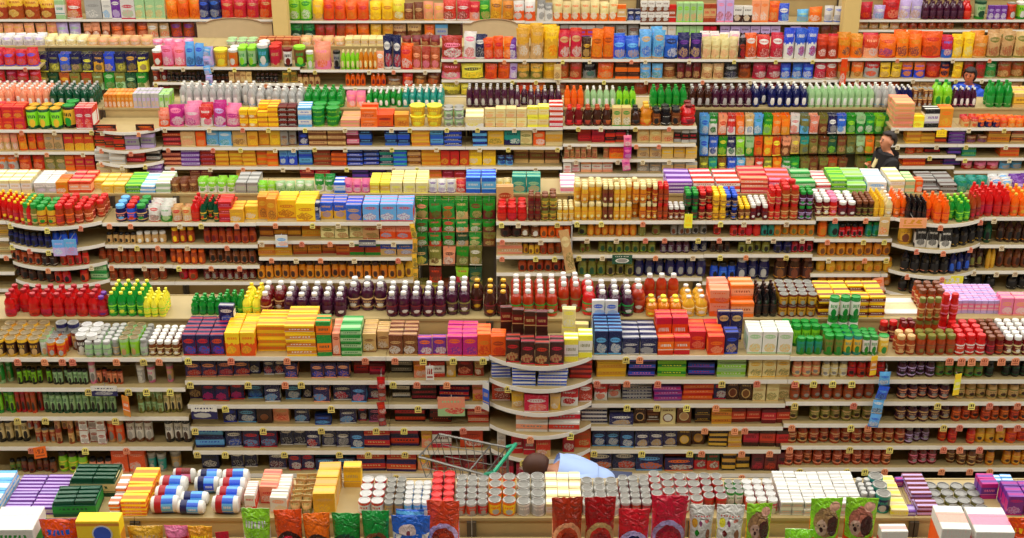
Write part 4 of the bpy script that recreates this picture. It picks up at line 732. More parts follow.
run('D', '2', '''-4 18 bag:orange_bag orange/silver/red 2 b5; 18 44 bag:red_bag red/orange/salmon 2 b5; 44 66 box:grey_box olive/tan/grey 2 b8; 65 94 box:red_box orange/red/gold 3 b5; 96 129 flat:white_pack white/silver/tan 2 s2 b4; 129 147 flat:red_pack maroon/red/pink 1 s2 b6; 147 161 flat:dark_pack black/silver/maroon 1 s2 b6; 162 181 flat:maroon_pack maroon/salmon/red 1 s4 b5; 181 200 flat:purple_pack purple/lilac/navy 1 s4 b5; 200 215 flat:maroon_pack crimson/maroon/pink 1 s4 b5; 215 256 flat:gold_pack amber/gold/yellow 3 s4 b5; 256 278 flat:gold_pack orange/amber/gold 2 s3 b5; 279 297 box:blue_box sky/blue/white 2 b8; 
298 312 flat:blue_pack blue/sky/navy 1 s2 b7; 313 331 flat:brown_pack rust/brown/tan 1 s4 b5; 331 347 flat:brown_pack rust/orange/maroon 1 s4 b5; 347 379 flat:blue_pack navy/blue/white 2 s4 b5; 379 393 flat:teal_pack teal/navy/white 1 s3 b6; 393 407 flat:teal_pack blue/teal/sky 1 s4 b4; 407 421 flat:tan_pack tan/brown/gold 1 s3 b6; 421 441 flat:gold_pack amber/gold/orange 1 s4 b5; 441 469 box:red_box red/rust/gold 3 b5; 469 496 box:gold_box gold/yellow/white 2 b5; 497 513 bag:blue_bag navy/sky/blue 2 b6 p10; 514 560 flat:tan_pack tan/brown/olive 3 s1 b16; 
564 609 bag:small_packet tan/red/brown 8 b5; 609 627 box:red_box red/orange/gold 1 b4; 637 662 box:beige_box tan/silver/brown 2 b5; 662 697 box:beige_box tan/gold/silver 3 b5; 906 926 bag:orange_bag orange/red/tan 2 b6; 926 942 flat:dark_pack darkbrown/red/black 1 s2 b8; 948 962 flat:purple_pack navy/purple/blue 1 s2 b6; 962 977 flat:green_pack teal/green/mint 1 s2 b6; 1000 1020 flat:orange_pack amber/orange/rust 1 s3 b5''')
run('D', '3', '''98 130 flat:white_pack cream/tan/white 2 s2 b4; 148 163 flat:purple_pack purple/lilac/navy 1 s2 b5; 190 212 flat:brown_pack brown/maroon/tan 2 s2 b6; 236 256 flat:gold_pack gold/tan/amber 2 s2 b6; 300 330 flat:red_pack maroon/red/tan 2 s2 b5; 352 386 flat:blue_pack navy/purple/blue 2 s3 b5; 386 400 flat:dark_pack black/grey/brown 1 s2 b8; 426 442 flat:gold_pack amber/orange/tan 1 s3 b5; 442 466 box:red_box crimson/pink/red 2 b5; 470 490 flat:blue_pack blue/sky/white 1 s2 b5; 563 580 box:white_box white/red/pink 2 b4; 581 624 box:white_box salmon/white/red 4 b4; 637 662 box:beige_box grey/tan/white 2 b6; 662 697 box:beige_box silver/tan/grey 3 b4; 902 926 flat:red_pack red/orange/crimson 1 s2 b5; 926 944 flat:dark_pack maroon/black/red 1 s2 b5; 944 962 flat:purple_pack purple/navy/blue 1 s2 b5; 962 1000 bag:pink_bag pink/crimson/tan 3 b5; 1000 1024 bag:blue_bag sky/grey/tan 2 b5''')
peg('D', 698, 788, [(112, 131), (133, 152), (154, 170)], ['sky/blue/white green/white/darkgreen salmon/red/white red/white/pink orange/salmon/white tan/white/sky sky/teal/white green/lime/mint orange/tan/salmon orange/amber/tan', 'sky/blue/white blue/white/navy green/lemon/lime navy/white/green lime/white/olive mint/green/lemon orange/rust/gold gold/orange/lemon red/lemon/orange salmon/brown/tan',
    'olive/lemon/darkgreen teal/lime/darkgreen brown/lemon/tan blue/white/sky sky/white/teal tan/salmon/brown red/white/gold olive/lemon/gold orange/gold/tan green/white/mint'], 'sponge_packet')
peg('D', 788, 890, [(112, 130), (133, 150), (154, 171)], ['white/red/orange olive/sky/teal salmon/white/orange olive/brown/tan navy/white/grey blue/white/sky green/lime/mint mint/green/white green/lime/white lime/green/mint green/grey/tan', 'tan/lemon/brown teal/olive/brown olive/brown/tan brown/olive/tan darkgreen/olive/lime brown/olive/tan olive/darkgreen/mint mint/olive/silver orange/olive/lime olive/tan/white -', 'green/lime/white olive/brown/lemon brown/olive/tan olive/brown/tan rust/olive/tan brown/olive/tan - olive/brown/white green/orange/lime - -'], 'glove_packet')

# ---- fifth row
run('E', 'ledge', '''-10 44 bag:white_bag white/lilac/silver 5 d3 p9 b3; 44 86 bag:cream_bag cream/white/tan 4 d3 p8 b3; 86 150 bag:tan_bag tan/salmon/white 6 d3 p7 b3; 152 192 bag:pale_bag pink/white/lilac 4 d2 p5 b3; 225 256 tub:pale_tub silver/white/mint 3 d2 p4 b3; 258 300 carton:low_carton rust/tan/brown 5 d2 p6 b1; 300 345 bag:low_bag tan/salmon/white 4 d2 p8 b1; 345 384 carton:low_carton cream/tan/white 5 d2 p7 b1; 402 440 bag:low_bag maroon/rust/tan 4 d2 p9 b1; 700 740 bag:pale_bag white/pink/red 4 d2 p12 b3''')
run('E', 'deck', '''-8 38 bag:red_bag red/blue/orange 4 d2 p16 b3; 152 163 tub:red_cup crimson/red/white 1 d2 p16 b3; 162 186 bag:candy_bag pink/red/white 2 d3 p20 b2; 186 204 bag:blue_bag sky/blue/navy 2 d2 p23 b2; 205 214 bag:lilac_bag lilac/sky/white 1 d2 p20 b2; 213 228 tub:yellow_tub yellow/gold/lemon 1 d2 p17 b2; 228 239 tub:orange_tub orange/amber/white 1 d2 p17 b2; 238 257 tub:green_tub green/mint/lime 2 d2 p19 b2; 257 269 tub:blue_tub sky/teal/white 1 d2 p22 b2; 269 281 tub:red_tub tan/red/red 1 d2 p20 b2; 
283 293 tub:dark_cup black/white/maroon 1 p18 b2; 293 306 tub:green_tub green/brown/lime 1 p20 b2; 306 314 tub:pale_tub mint/lime/white 1 p18 b2; 314 331 bag:orange_bag salmon/pink/orange 1 d2 p25 b2; 333 341 tub:navy_tub navy/grey/black 1 p18 b3; 341 360 bottle:green_bottle lime/olive/cream 4 d2 p18 b2; 359 378 bottle:orange_bottle amber/orange/cream 4 d2 p19 b2; 376 384 bag:salmon_bag salmon/white/red 1 p20 b2; 384 401 bag:blue_bag navy/white/red 2 d2 p33 b3; 400 413 bag:red_bag orange/red/white 1 d2 p25 b1; 412 440 bag:mauve_bag rust/salmon/pink 3 d2 p21 b3; 
441 463 sack:pink_sack crimson/pink/white 1 p24 b0 g14 !logo; 463 476 bag:white_bag white/pink/red 1 d2 p25 b2; 475 487 bag:navy_bag navy/white/black 1 d2 p24 b3; 484 514 bag:orange_bag orange/red/salmon 3 d2 p22 b2; 507 517 bag:purple_bag purple/lilac/white 1 d2 p20 b2; 517 543 bag:tan_bag gold/tan/white 2 d2 p32 b2; 543 558 bag:yellow_bag yellow/gold/orange 1 d2 p33 b2; 558 582 bag:red_bag red/tan/white 2 d2 p28 b2; 582 591 bag:brown_bag darkbrown/gold/tan 1 d2 p22 b3; 591 614 bag:orange_bag orange/rust/amber 2 d2 p30 b2; 
612 640 bag:blue_bag blue/sky/tan 2 d3 p20 b2; 640 664 bag:blue_bag sky/tan/blue 2 d3 p28 b2; 664 678 bag:blue_bag blue/navy/white 1 d2 p22 b2; 678 702 bag:navy_bag navy/purple/tan 2 d2 p23 b2; 702 738 bag:cream_bag cream/tan/salmon 4 d2 p22 b2; 738 746 bag:dark_bag black/rust/red 1 d2 p20 b2; 745 757 bag:orange_bag orange/white/rust 1 d2 p24 b2; 757 783 bag:red_bag red/white/crimson 2 d2 p23 b2; 783 816 bag:blue_bag blue/white/red 3 d2 p30 b2; 816 838 bag:red_bag red/crimson/white 2 d2 p23 b2; 
838 863 bag:orange_bag amber/orange/navy 2 d2 p24 b2; 863 879 bag:red_bag red/salmon/white 1 d2 p24 b2; 879 897 bag:orange_bag orange/red/purple 1 d2 p22 b2; 896 922 bag:orange_bag orange/amber/navy 2 d3 p24 b2; 922 942 bag:orange_bag orange/red/rust 1 d2 p26 b2; 941 953 bag:blue_bag red/blue/white 1 d2 p22 b2; 952 973 bag:yellow_bag yellow/gold/cream 2 d2 p24 b2; 972 987 bag:tan_bag amber/tan/orange 1 d2 p24 b2; 987 1040 bag:tan_bag tan/olive/rust 4 d2 p26 b2''')
run('E', '1', '''-8 40 bag:red_bag red/pink/olive 4 b6; 152 167 can:red_can rust/maroon/silver 2 b4; 167 196 jar:small_jar black/silver/darkbrown 7 b4 p9; 196 205 jar:small_jar black/maroon/black 2 b6; 212 229 jar:small_jar darkbrown/rust/black 4 b5 p8; 229 252 box:small_box tan/brown/cream 4 b4 p11; 256 278 jar:small_jar black/white/darkbrown 5 b4 p9; 282 297 box:olive_box olive/gold/brown 2 b5; 297 320 jar:small_jar tan/grey/brown 4 b5 p11; 345 386 bottle:orange_bottle orange/red/maroon 8 b5; 386 402 bag:brown_bag brown/grey/tan 1 b6 p10; 402 413 bag:red_bag red/orange/white 1 b4; 413 440 bag:tan_bag brown/tan/orange 2 b6; 
441 461 bag:magenta_bag crimson/pink/white 1 b2; 461 484 bag:lemon_bag lemon/black/yellow 1 b2; 484 510 bag:orange_bag orange/red/rust 2 b4; 509 517 bag:lilac_bag lilac/purple/white 1 b5; 517 543 bag:tan_bag gold/olive/tan 2 b3; 543 557 bag:yellow_bag yellow/gold/amber 1 b3; 557 582 bag:red_bag rust/red/tan 2 b4; 583 597 bag:black_bag black/grey/teal 1 b5; 597 614 bag:orange_bag orange/amber/tan 1 b4; 615 640 box:cracker_box orange/darkbrown/brown 2 s2 b5; 640 663 bag:blue_bag sky/gold/teal 2 b3; 663 677 bag:brown_bag brown/tan/rust 1 b5; 677 701 bag:brown_bag maroon/darkbrown/tan 3 b5; 701 724 bag:tan_bag tan/cream/rust 2 b3; 724 739 bag:black_bag black/silver/navy 1 b5; 739 752 bag:brown_bag maroon/rust/brown 1 b5; 752 781 bag:red_bag crimson/red/white 2 b4; 781 814 bag:blue_bag blue/sky/white 3 b4; 814 838 bag:red_bag red/white/crimson 2 b4; 
838 864 bag:orange_bag orange/tan/olive 2 b4; 864 880 bag:red_bag red/silver/orange 1 b4; 880 902 bag:tan_bag yellow/brown/tan 2 b4; 902 926 bag:orange_bag orange/blue/amber 2 b4; 926 941 bag:red_bag red/crimson/orange 1 b4; 941 951 bag:navy_bag navy/orange/black 1 b6; 952 962 bag:yellow_bag yellow/amber/gold 1 b3; 964 986 bag:rust_bag rust/red/brown 2 b5; 986 998 bag:green_bag green/mint/olive 1 b4; 998 1040 bag:tan_bag rust/olive/tan 3 b4''')
run('E', '2', '''441 461 bag:lemon_bag lemon/olive/black 1 b2; 461 470 bag:lemon_bag lemon/black/gold 1 b2; 516 545 bag:orange_bag orange/rust/red 2 b4; 556 580 bag:tan_bag brown/rust/tan 2 b5; 634 662 bag:brown_bag rust/brown/maroon 2 b5; 690 750 bag:brown_bag brown/maroon/rust 4 b5; 752 800 bag:red_bag maroon/crimson/red 3 b5; 850 900 bag:rust_bag rust/orange/maroon 3 b5; 912 934 box:tan_box tan/brown/black 3 b6; 1000 1024 bag:tan_bag tan/rust/olive 2 b5; 152 205 can:red_can maroon/crimson/silver 6 b4; 212 296 can:red_can maroon/darkbrown/silver 7 b6''')
peg('E', 41, 151, [(51, 69), (70, 87)], ['navy/lemon/olive navy/olive/lemon blue/gold/olive navy/olive/tan navy/lemon/olive navy/gold/olive blue/olive/gold navy/olive/lemon navy/gold/olive navy/lemon/tan', 'olive/lemon/navy darkgreen/olive/tan rust/gold/olive olive/rust/tan rust/olive/gold olive/mint/darkgreen green/mint/olive olive/mint/green darkgreen/mint/olive green/cream/olive'], 'noodle_packet')

# ---- back row
run('F', 'deck', '''-8 57 bag:tan_bag gold/rust/tan 4 d2 p21 b2; 56 66 box:teal_box mint/white/teal 1 p19 b3; 66 82 bag:red_bag red/white/tan 1 p20 b2; 86 103 box:grey_box silver/grey/white 1 p20 b2; 103 113 box:pale_box white/silver/sky 1 p19 b3; 112 122 box:purple_box purple/white/lilac 1 p20 b2; 121 136 box:white_box white/red/mint 1 p20 b2; 136 166 box:pale_box mint/cream/tan 3 p20 b2; 166 201 bag:orange_bag orange/amber/red 3 d2 p22 b2; 199 221 bag:blue_bag navy/blue/silver 2 d2 p21 b2; 221 272 bag:red_bag red/tan/orange 4 d2 p21 b2; 
289 312 bag:green_bag lime/green/white 2 d2 p22 b2; 312 323 bag:yellow_bag yellow/tan/gold 1 d2 p20 b2; 323 369 bag:orange_bag orange/red/amber 4 d2 p20 b2; 370 393 bag:yellow_bag yellow/amber/gold 2 d2 p20 b2; 392 405 bag:lemon_bag lemon/gold/white 1 d2 p20 b2; 404 424 bag:brown_bag brown/tan/rust 2 p18 b2; 423 444 bag:tan_bag salmon/gold/tan 2 p18 b2; 443 470 bag:red_bag red/white/brown 2 d2 p20 b2; 469 480 bag:red_bag red/salmon/white 1 p18 b2; 479 491 bag:green_bag green/lime/tan 1 p20 b2; 490 514 bag:gold_bag amber/brown/gold 2 p20 b2; 
514 536 bag:white_bag white/orange/silver 2 d2 p20 b2; 536 553 bag:grey_bag grey/white/silver 2 p20 b2; 553 618 bag:white_bag cream/orange/white 7 d2 p20 b2; 617 626 box:orange_box orange/tan/white 1 p16 b3; 627 641 box:navy_box navy/white/blue 2 p12 b2; 640 669 box:white_box white/brown/silver 4 s2 p21 b2; 668 676 box:red_box red/rust/white 1 p17 b3; 676 703 box:green_box mint/lime/salmon 4 d2 p19 b2; 703 716 box:red_box rust/tan/red 2 p18 b2; 716 733 box:pink_box lilac/pink/rust 2 p22 b2; 733 752 box:white_box white/darkbrown/tan 2 p16 b2; 751 768 box:orange_box salmon/orange/white 2 p22 b2; 
768 779 bag:orange_bag orange/red/tan 1 p20 b2; 778 789 bag:blue_bag blue/white/sky 1 p19 b2; 797 809 bag:teal_bag sky/mint/silver 1 p12 b2; 809 823 bag:orange_bag orange/amber/white 1 p16 b2; 824 843 bag:white_bag white/blue/silver 2 p16 b2; 859 873 bag:red_bag red/crimson/orange 1 p17 b2; 872 885 bag:lilac_bag lilac/white/sky 1 p15 b2; 884 899 bag:red_bag red/crimson/salmon 1 d2 p22 b2; 898 922 bag:white_bag lilac/white/tan 2 p20 b2; 922 964 bottle:dark_bottle plum/maroon/plum 6 d2 p18 b2; 963 972 bottle:red_bottle red/crimson/red 1 d2 p18 b2; 974 987 tub:green_tub green/mint/darkgreen 1 p18 b2; 987 1006 box:purple_box purple/lilac/white 3 p14 b2; 1006 1016 can:red_can red/crimson/silver 1 p16 b2; 1016 1040 tub:green_tub green/lime/white 2 p17 b2''')
run('F', '1', '''-8 57 bag:tan_bag salmon/gold/rust 6 b3; 57 81 bag:pale_bag lilac/mint/white 2 b3; 83 110 bag:brown_bag salmon/rust/white 3 b4; 111 148 bag:orange_bag rust/orange/salmon 3 b3; 147 169 bag:tan_bag tan/white/orange 2 b3; 170 194 bag:brown_bag rust/purple/orange 2 b3; 290 315 bag:green_bag green/darkgreen/white 2 b4; 315 346 bag:red_bag rust/red/brown 3 b4; 345 370 bag:orange_bag orange/amber/rust 2 b4; 370 393 bag:yellow_bag gold/amber/yellow 2 b4; 392 422 bag:tan_bag tan/brown/darkbrown 2 b5; 424 435 bag:red_bag orange/red/white 1 b5; 435 448 box:blue_box sky/silver/blue 1 b5; 526 560 bag:tan_bag tan/gold/brown 3 b5; 560 604 box:white_box silver/red/blue 5 b5; 604 640 bag:grey_bag grey/brown/white 3 b6; 640 676 box:white_box white/tan/grey 4 b4; 676 703 box:green_box mint/lime/brown 4 b4; 703 716 box:red_box red/rust/brown 2 b4; 720 800 box:mauve_box lilac/darkbrown/white 8 b6; 800 842 bag:brown_bag brown/maroon/tan 4 b8; 860 900 bag:brown_bag tan/rust/white 4 b5; 900 1030 jar:small_jar rust/tan/brown 14 b5''')

# ================================================================== boards, tags, cards and strips
for px0, px1, top, bot, lab in ((198, 273, 18, 38, 'blank beige header board with arched top left of the column'), (463, 525, 19, 39, 'blank beige header board with arched top at photo centre')):
    y = YS['F'] - .56; zb = z_at(bot, y); zt = z_at(top, y); zs_ = z_at(top + 5, y); x0, x1 = x_at(px0, y, zb), x_at(px1, y, zb); xc = (x0 + x1) / 2; wd = x1 - x0
    ring = [(-wd / 2, 0), (wd / 2, 0), (wd / 2, zs_ - zb)] + [(wd * (.38 - .76 * i / 12), zs_ - zb + (zt - zs_) * math.sin(math.pi * i / 12) ** .6) for i in range(13)] + [(-wd / 2, zs_ - zb)]
    e = ob('header_board', None, (xc, y, zb)); tag(e, lab, 'sign', 'arched header boards')
    mb = MB(); n = len(ring)
    mb.add([(x, -.015, z) for x, z in ring] + [(x, .015, z) for x, z in ring], [tuple(range(n)), tuple(range(2 * n - 1, n - 1, -1))] + [(i, n + i, n + (i + 1) % n, (i + 1) % n) for i in range(n)])
    ob('board', mb.mesh('board', [plain((204, 176, 132), .6, 0, .05)]), parent=e)
    mb = MB(); mb.tube([(x, -.018, z) for x, z in ring[2:]], .014, 5); ob('edging', mb.mesh('edging', [plain((150, 118, 82), .5)]), parent=e)
    for s in (-1, 1):
        mb = MB(); mb.box(-.02, .02, -.02, .02, -zb, zs_ - zb); ob('post', mb.mesh('post', [m_dark]), (s * (wd / 2 + .022), 0, 0), parent=e)

TAGM = {'orange': printed(('salmon', 'rust', 'rust'), 'tag', .5), 'yellow': printed(((244, 226, 120), 'darkbrown', 'brown'), 'tag', .5), 'cream': printed((((238, 222, 180)), 'brown', 'brown'), 'tag', .5)}
TAGMESH = {}
def price_tag(bay, level, px, col, big=1.0):
    row = bay['row']; z = bay['zs'][level]; yf = YS[row] - bay['dp']
    x = x_at(px, yf, z)
    if not bay['x0'] + .03 < x < bay['x1'] - .03: return
    t = (x - bay['x0']) / (bay['x1'] - bay['x0'])
    key = (col, big)
    if key not in TAGMESH:
        mb = MB(); mb.box(-.033 * big, .033 * big, -.0015, .0015, -.062 * big, 0); mb.box(-.02 * big, .02 * big, -.0015, .004, -.004, .012)
        TAGMESH[key] = mb.mesh('price_tag', [TAGM[col]])
    o = ob('price_tag', TAGMESH[key], (x, yf - bulge(bay['b'], t) - .010, z - .018), (random.uniform(-.05, .12), random.uniform(-.06, .06), 0))
    tag(o, cat='price tag')
    lv = 'deck' if level == 0 else str(level)
    RUNS.append(dict(row=row, level=lv, kind='tag', noun='price_tag', desc='%s price tag' % col, px=px, objs=[(o, x, 0, 0)]))
BT = {0: 'o17 o44 o62 o72 o116 y143 o159 y188 o231 o287 o365 o395 y423 y453 y483 y626 o640', 1: 'y88 y128 y146 y170 y190 y248 o285 y301 y393 o417 o447 y508 o597 o627 o658 y722 o757 y796 y814 y833 y852 o795',
      2: 'y17 y45 y115 y225 y331 y418 o478 y627 y657 y687 o716 y795 o854 y938 y972 o990 o1018', 3: 'o31 o39 y85 o126 y186 y195 y263 y321 y376 y404 o463 o530 y570 o705 o735 o745 o792 y851 o868 y944 o960 o1000 o1018',
      4: 'y197 y225 y284 y339 y368 y405 y523 y594 y642 y690 o702 o742 o770 o790 y850 y890 o944 o960 o980', 5: 'y203 y300 y349 y396 o460 o487 y516 o690 o742 y800 y847 y865 o885 o942 o970 o990'}
for lv, txt in BT.items():
    for t in txt.split():
        px = float(t[1:]); b = bay_at('B', px)
        if lv < len(b['zs']): price_tag(b, lv, px, 'orange' if t[0] == 'o' else 'yellow')
for px in (950, 962, 972, 985, 1002, 1016): price_tag(bay_at('B', px), 0, px, 'orange', 1.15)
rt = random.Random(5)
for row, lo, hi in (('C', 16, 44), ('D', 18, 50), ('E', 20, 60)):
    for b in BAYS[row]:
        if b['peg']: continue
        for lv in range(min(len(b['zs']), 3)):
            px = b['px0'] + rt.uniform(4, 20)
            while px < min(b['px1'], 1022):
                if px > 2: price_tag(b, lv, px, rt.choice(['orange', 'orange', 'cream', 'yellow']) if row == 'C' else rt.choice(['cream', 'cream', 'orange', 'yellow']), .9)
                px += rt.uniform(lo, hi)

def card(row, px0, px1, py0, py1, cols, style, label, out=.05, tilt=0.0, noun='sign_card', tz=0.0):
    y = YS[row] - DD - out; zt, zb = z_at(py0, y), z_at(py1, y); x = x_at((px0 + px1) / 2, y, zb); wd = (px1 - px0) * m_per_px(y, zb)
    mb = MB(); mb.box(-wd / 2, wd / 2, -.003, .003, 0, zt - zb)
    e = ob(noun, None, (x, y, zb), (tilt, 0, tz)); tag(e, label, 'sign')
    ob('card', mb.mesh('card', [printed(cols, style, .4)]), parent=e)
    mb = MB(); mb.tube([(0, .004, (zt - zb) * .9), (0, out - .005, (zt - zb) * 1.0)], .004, 5); ob('clip', mb.mesh('clip', [plain('silver', .3, .5)]), parent=e)
card('B', 92, 118, 386, 396, ('white', 'navy', 'navy'), 'half', 'white card with dark lower half on left can shelf')
card('B', 192, 218, 405, 419, ('white', 'navy', 'grey'), 'half', 'white and navy card below navy pasta boxes')
card('B', 438, 465, 397, 416, ('salmon', 'mint', 'red'), 'half', 'pink and green double card left of curved shelves')
card('B', 482, 490, 382, 410, ('white', 'blue', 'tan'), 'bands', 'narrow white and blue upright card beside curved shelves', tz=-.7)
card('B', 869, 876, 356, 375, ('yellow', 'amber', 'white'), 'bands', 'narrow yellow hanging card above amber sauce jars', tz=.3)
card('B', 952, 959, 374, 395, ('yellow', 'lemon', 'white'), 'bands', 'narrow yellow hanging card among sauce jars at right', tz=.3)
card('B', 123, 132, 396, 416, ('amber', 'orange', 'white'), 'bands', 'tilted orange strip card on left can shelf', tz=-.5)
card('B', 35, 47, 447, 458, ('orange', 'rust', 'white'), 'tag', 'tilted orange card low on left bay', tz=.3)
card('B', 426, 434, 366, 380, ('white', 'rust', 'grey'), 'tag', 'small white card under the deck left of curved shelves')
card('C', 54, 66, 240, 256, ('sky', 'lilac', 'white'), 'half', 'left one of two light blue and lilac cards', out=.28)
card('C', 66, 78, 239, 255, ('sky', 'lilac', 'pink'), 'half', 'right one of two light blue and lilac cards', out=.28)
card('C', 276, 288, 235, 247, ('white', 'sky', 'salmon'), 'logo', 'small white and light blue card under snack boxes')
card('C', 359, 376, 240, 247, ('navy', 'grey', 'white'), 'bands', 'dark navy strip card on cracker box shelf')
card('C', 899, 926, 218, 228, ('salmon', 'amber', 'rust'), 'tag', 'wide orange card on curved bottle shelf', out=.22)
card('C', 878, 888, 217, 236, ('tan', 'white', 'orange'), 'logo', 'tan and white card under the jam jars')
card('C', 942, 962, 276, 287, ('lemon', 'white', 'sky'), 'tag', 'pale yellow card on curved shelf of dark bottles', out=.2)
card('C', 684, 692, 214, 228, ('lemon', 'yellow', 'olive'), 'tag', 'small lemon card under green lidded jars')
card('C', 612, 632, 255, 264, ('darkgreen', 'white', 'grey'), 'window', 'dark oval sign below pickle jars')
card('D', 936, 946, 130, 137, ('yellow', 'gold', 'brown'), 'tag', 'small yellow card right of the man')
card('E', 839, 845, 59, 86, ('orange', 'amber', 'white'), 'logo', 'narrow orange hanging card among chip bags')
card('E', 554, 561, 64, 80, ('tan', 'cream', 'brown'), 'logo', 'small tan hanging card among red bags')

def clip_strip(row, px, py0, py1, cols, n, label, wpx=9, out=.06, lean=0.0):
    """narrow plastic strip hung from the shelf edge with packets clipped to it"""
    y = YS[row] - DD - out; zt, zb = z_at(py0, y), z_at(py1, y); x = x_at(px, y, zt); h = zt - zb; wd = wpx * m_per_px(y, zb)
    e = ob('clip_strip', None, (x, y, zt), (0, lean, 0)); tag(e, label, 'display strip')
    mb = MB(); mb.box(-.008, .008, .006, .009, -h, 0); ob('strip', mb.mesh('strip', [plain('silver', .3)]), parent=e)
    mb = MB(); mb.tube([(0, .007, 0), (0, .02, .03), (0, out, .035)], .004, 5); ob('hook', mb.mesh('hook', [plain('silver', .3, .7)]), parent=e)
    for i in range(n):
        mb = MB(); ph = h / n; pillow(mb, wd, .045, ph * .95, 4, 5, .08, seed=i + int(px), flat_bottom=False)
        ob('packet', mb.mesh('packet', [printed(cols[i % len(cols)], 'logo', .3, .4)]), (0, -.022, -(i + 1) * ph), (0, random.uniform(-.2, .2), 0), parent=e)
clip_strip('B', 381, 375, 425, [('crimson', 'red', 'white'), ('maroon', 'grey', 'red')], 4, 'hanging strip of red packets between pasta boxes and red boxes', 8)
clip_strip('B', 887, 370, 426, [('sky', 'blue', 'white'), ('blue', 'sky', 'navy'), ('sky', 'white', 'navy')], 4, 'hanging strip of blue packets between sauce jar shelves', 11, lean=.12)
clip_strip('D', 628, 134, 170, [('pink', 'magenta', 'white'), ('magenta', 'pink', 'lilac')], 3, 'hanging strip of pink packets left of small beige boxes', 8)
clip_strip('C', 572, 226, 272, [('tan', 'cream', 'olive')], 1, 'tall hanging straw-coloured bag between jar shelves', 10)
clip_strip('E', 206, 46, 92, [('sky', 'white', 'lilac'), ('lilac', 'sky', 'navy')], 5, 'hanging strip of light blue packets right of pink bags', 7)
clip_strip('C', 414, 222, 282, [('gold', 'olive', 'darkgreen')], 4, 'hanging strip of small gold packets beside green packet panel', 5)
clip_strip('C', 881, 276, 292, [('salmon', 'orange', 'white')], 1, 'salmon bag hanging below the small yellow jars', 11)

# blue round badge on the yellow pet food box
for o in [o for r in RUNS if r['row'] == 'A' and r['desc'].startswith('yellow and amber pet') for o, *_ in r['objs']]:
    bb = [Vector(c) for c in o.bound_box]; zt = max(c.z for c in bb); yf = min(c.y for c in bb); xr = max(c.x for c in bb)
    for rr, cl, k in ((.075, 'white', 0), (.064, 'blue', 1)):
        mb = MB(); mb.lathe([(rr, 0), (rr, .002)], 20)
        q = ob('badge' if k else 'badge_rim', mb.mesh('badge', [plain(cl, .4, 0, .5)]), (xr - .13, yf - .001 - .002 * k, zt - .11), (R(90), 0, 0), parent=o)

# ================================================================== people
def skin_mesh(name, pts, edges, root, mat, levels=2):
    me = bpy.data.meshes.new(name); keys = list(pts); ix = {k: i for i, k in enumerate(keys)}
    me.from_pydata([pts[k][0] for k in keys], [(ix[a], ix[b]) for a, b in edges], [])
    me.materials.append(mat)
    o = bpy.data.objects.new(name, me); C.objects.link(o)
    o.modifiers.new('skin', 'SKIN'); 
    if not me.skin_vertices: bpy.context.view_layer.update()
    for i, k in enumerate(keys):
        rr = pts[k][1]; me.skin_vertices[0].data[i].radius = rr if isinstance(rr, tuple) else (rr, rr); me.skin_vertices[0].data[i].use_root = (k == root)
    o.modifiers['skin'].use_smooth_shade = True
    s = o.modifiers.new('sub', 'SUBSURF'); s.levels = levels; s.render_levels = levels
    return o
def ell_mesh(name, rx, ry, rz, mat, keep=None, seg=16, ring=12):
    vs = []; fs = []; ok = []
    for j in range(ring + 1):
        for i in range(seg):
            t = math.pi * j / ring; a = 2 * math.pi * i / seg
            d = (math.sin(t) * math.cos(a), math.sin(t) * math.sin(a), math.cos(t)); vs.append((d[0] * rx, d[1] * ry, d[2] * rz)); ok.append(keep(d) if keep else True)
    for j in range(ring):
        for i in range(seg):
            f = (j * seg + i, (j + 1) * seg + i, (j + 1) * seg + (i + 1) % seg, j * seg + (i + 1) % seg)
            if all(ok[q] for q in f): fs.append(f)
    mb = MB(); mb.add(vs, fs, 0, True); return mb.mesh(name, [mat])
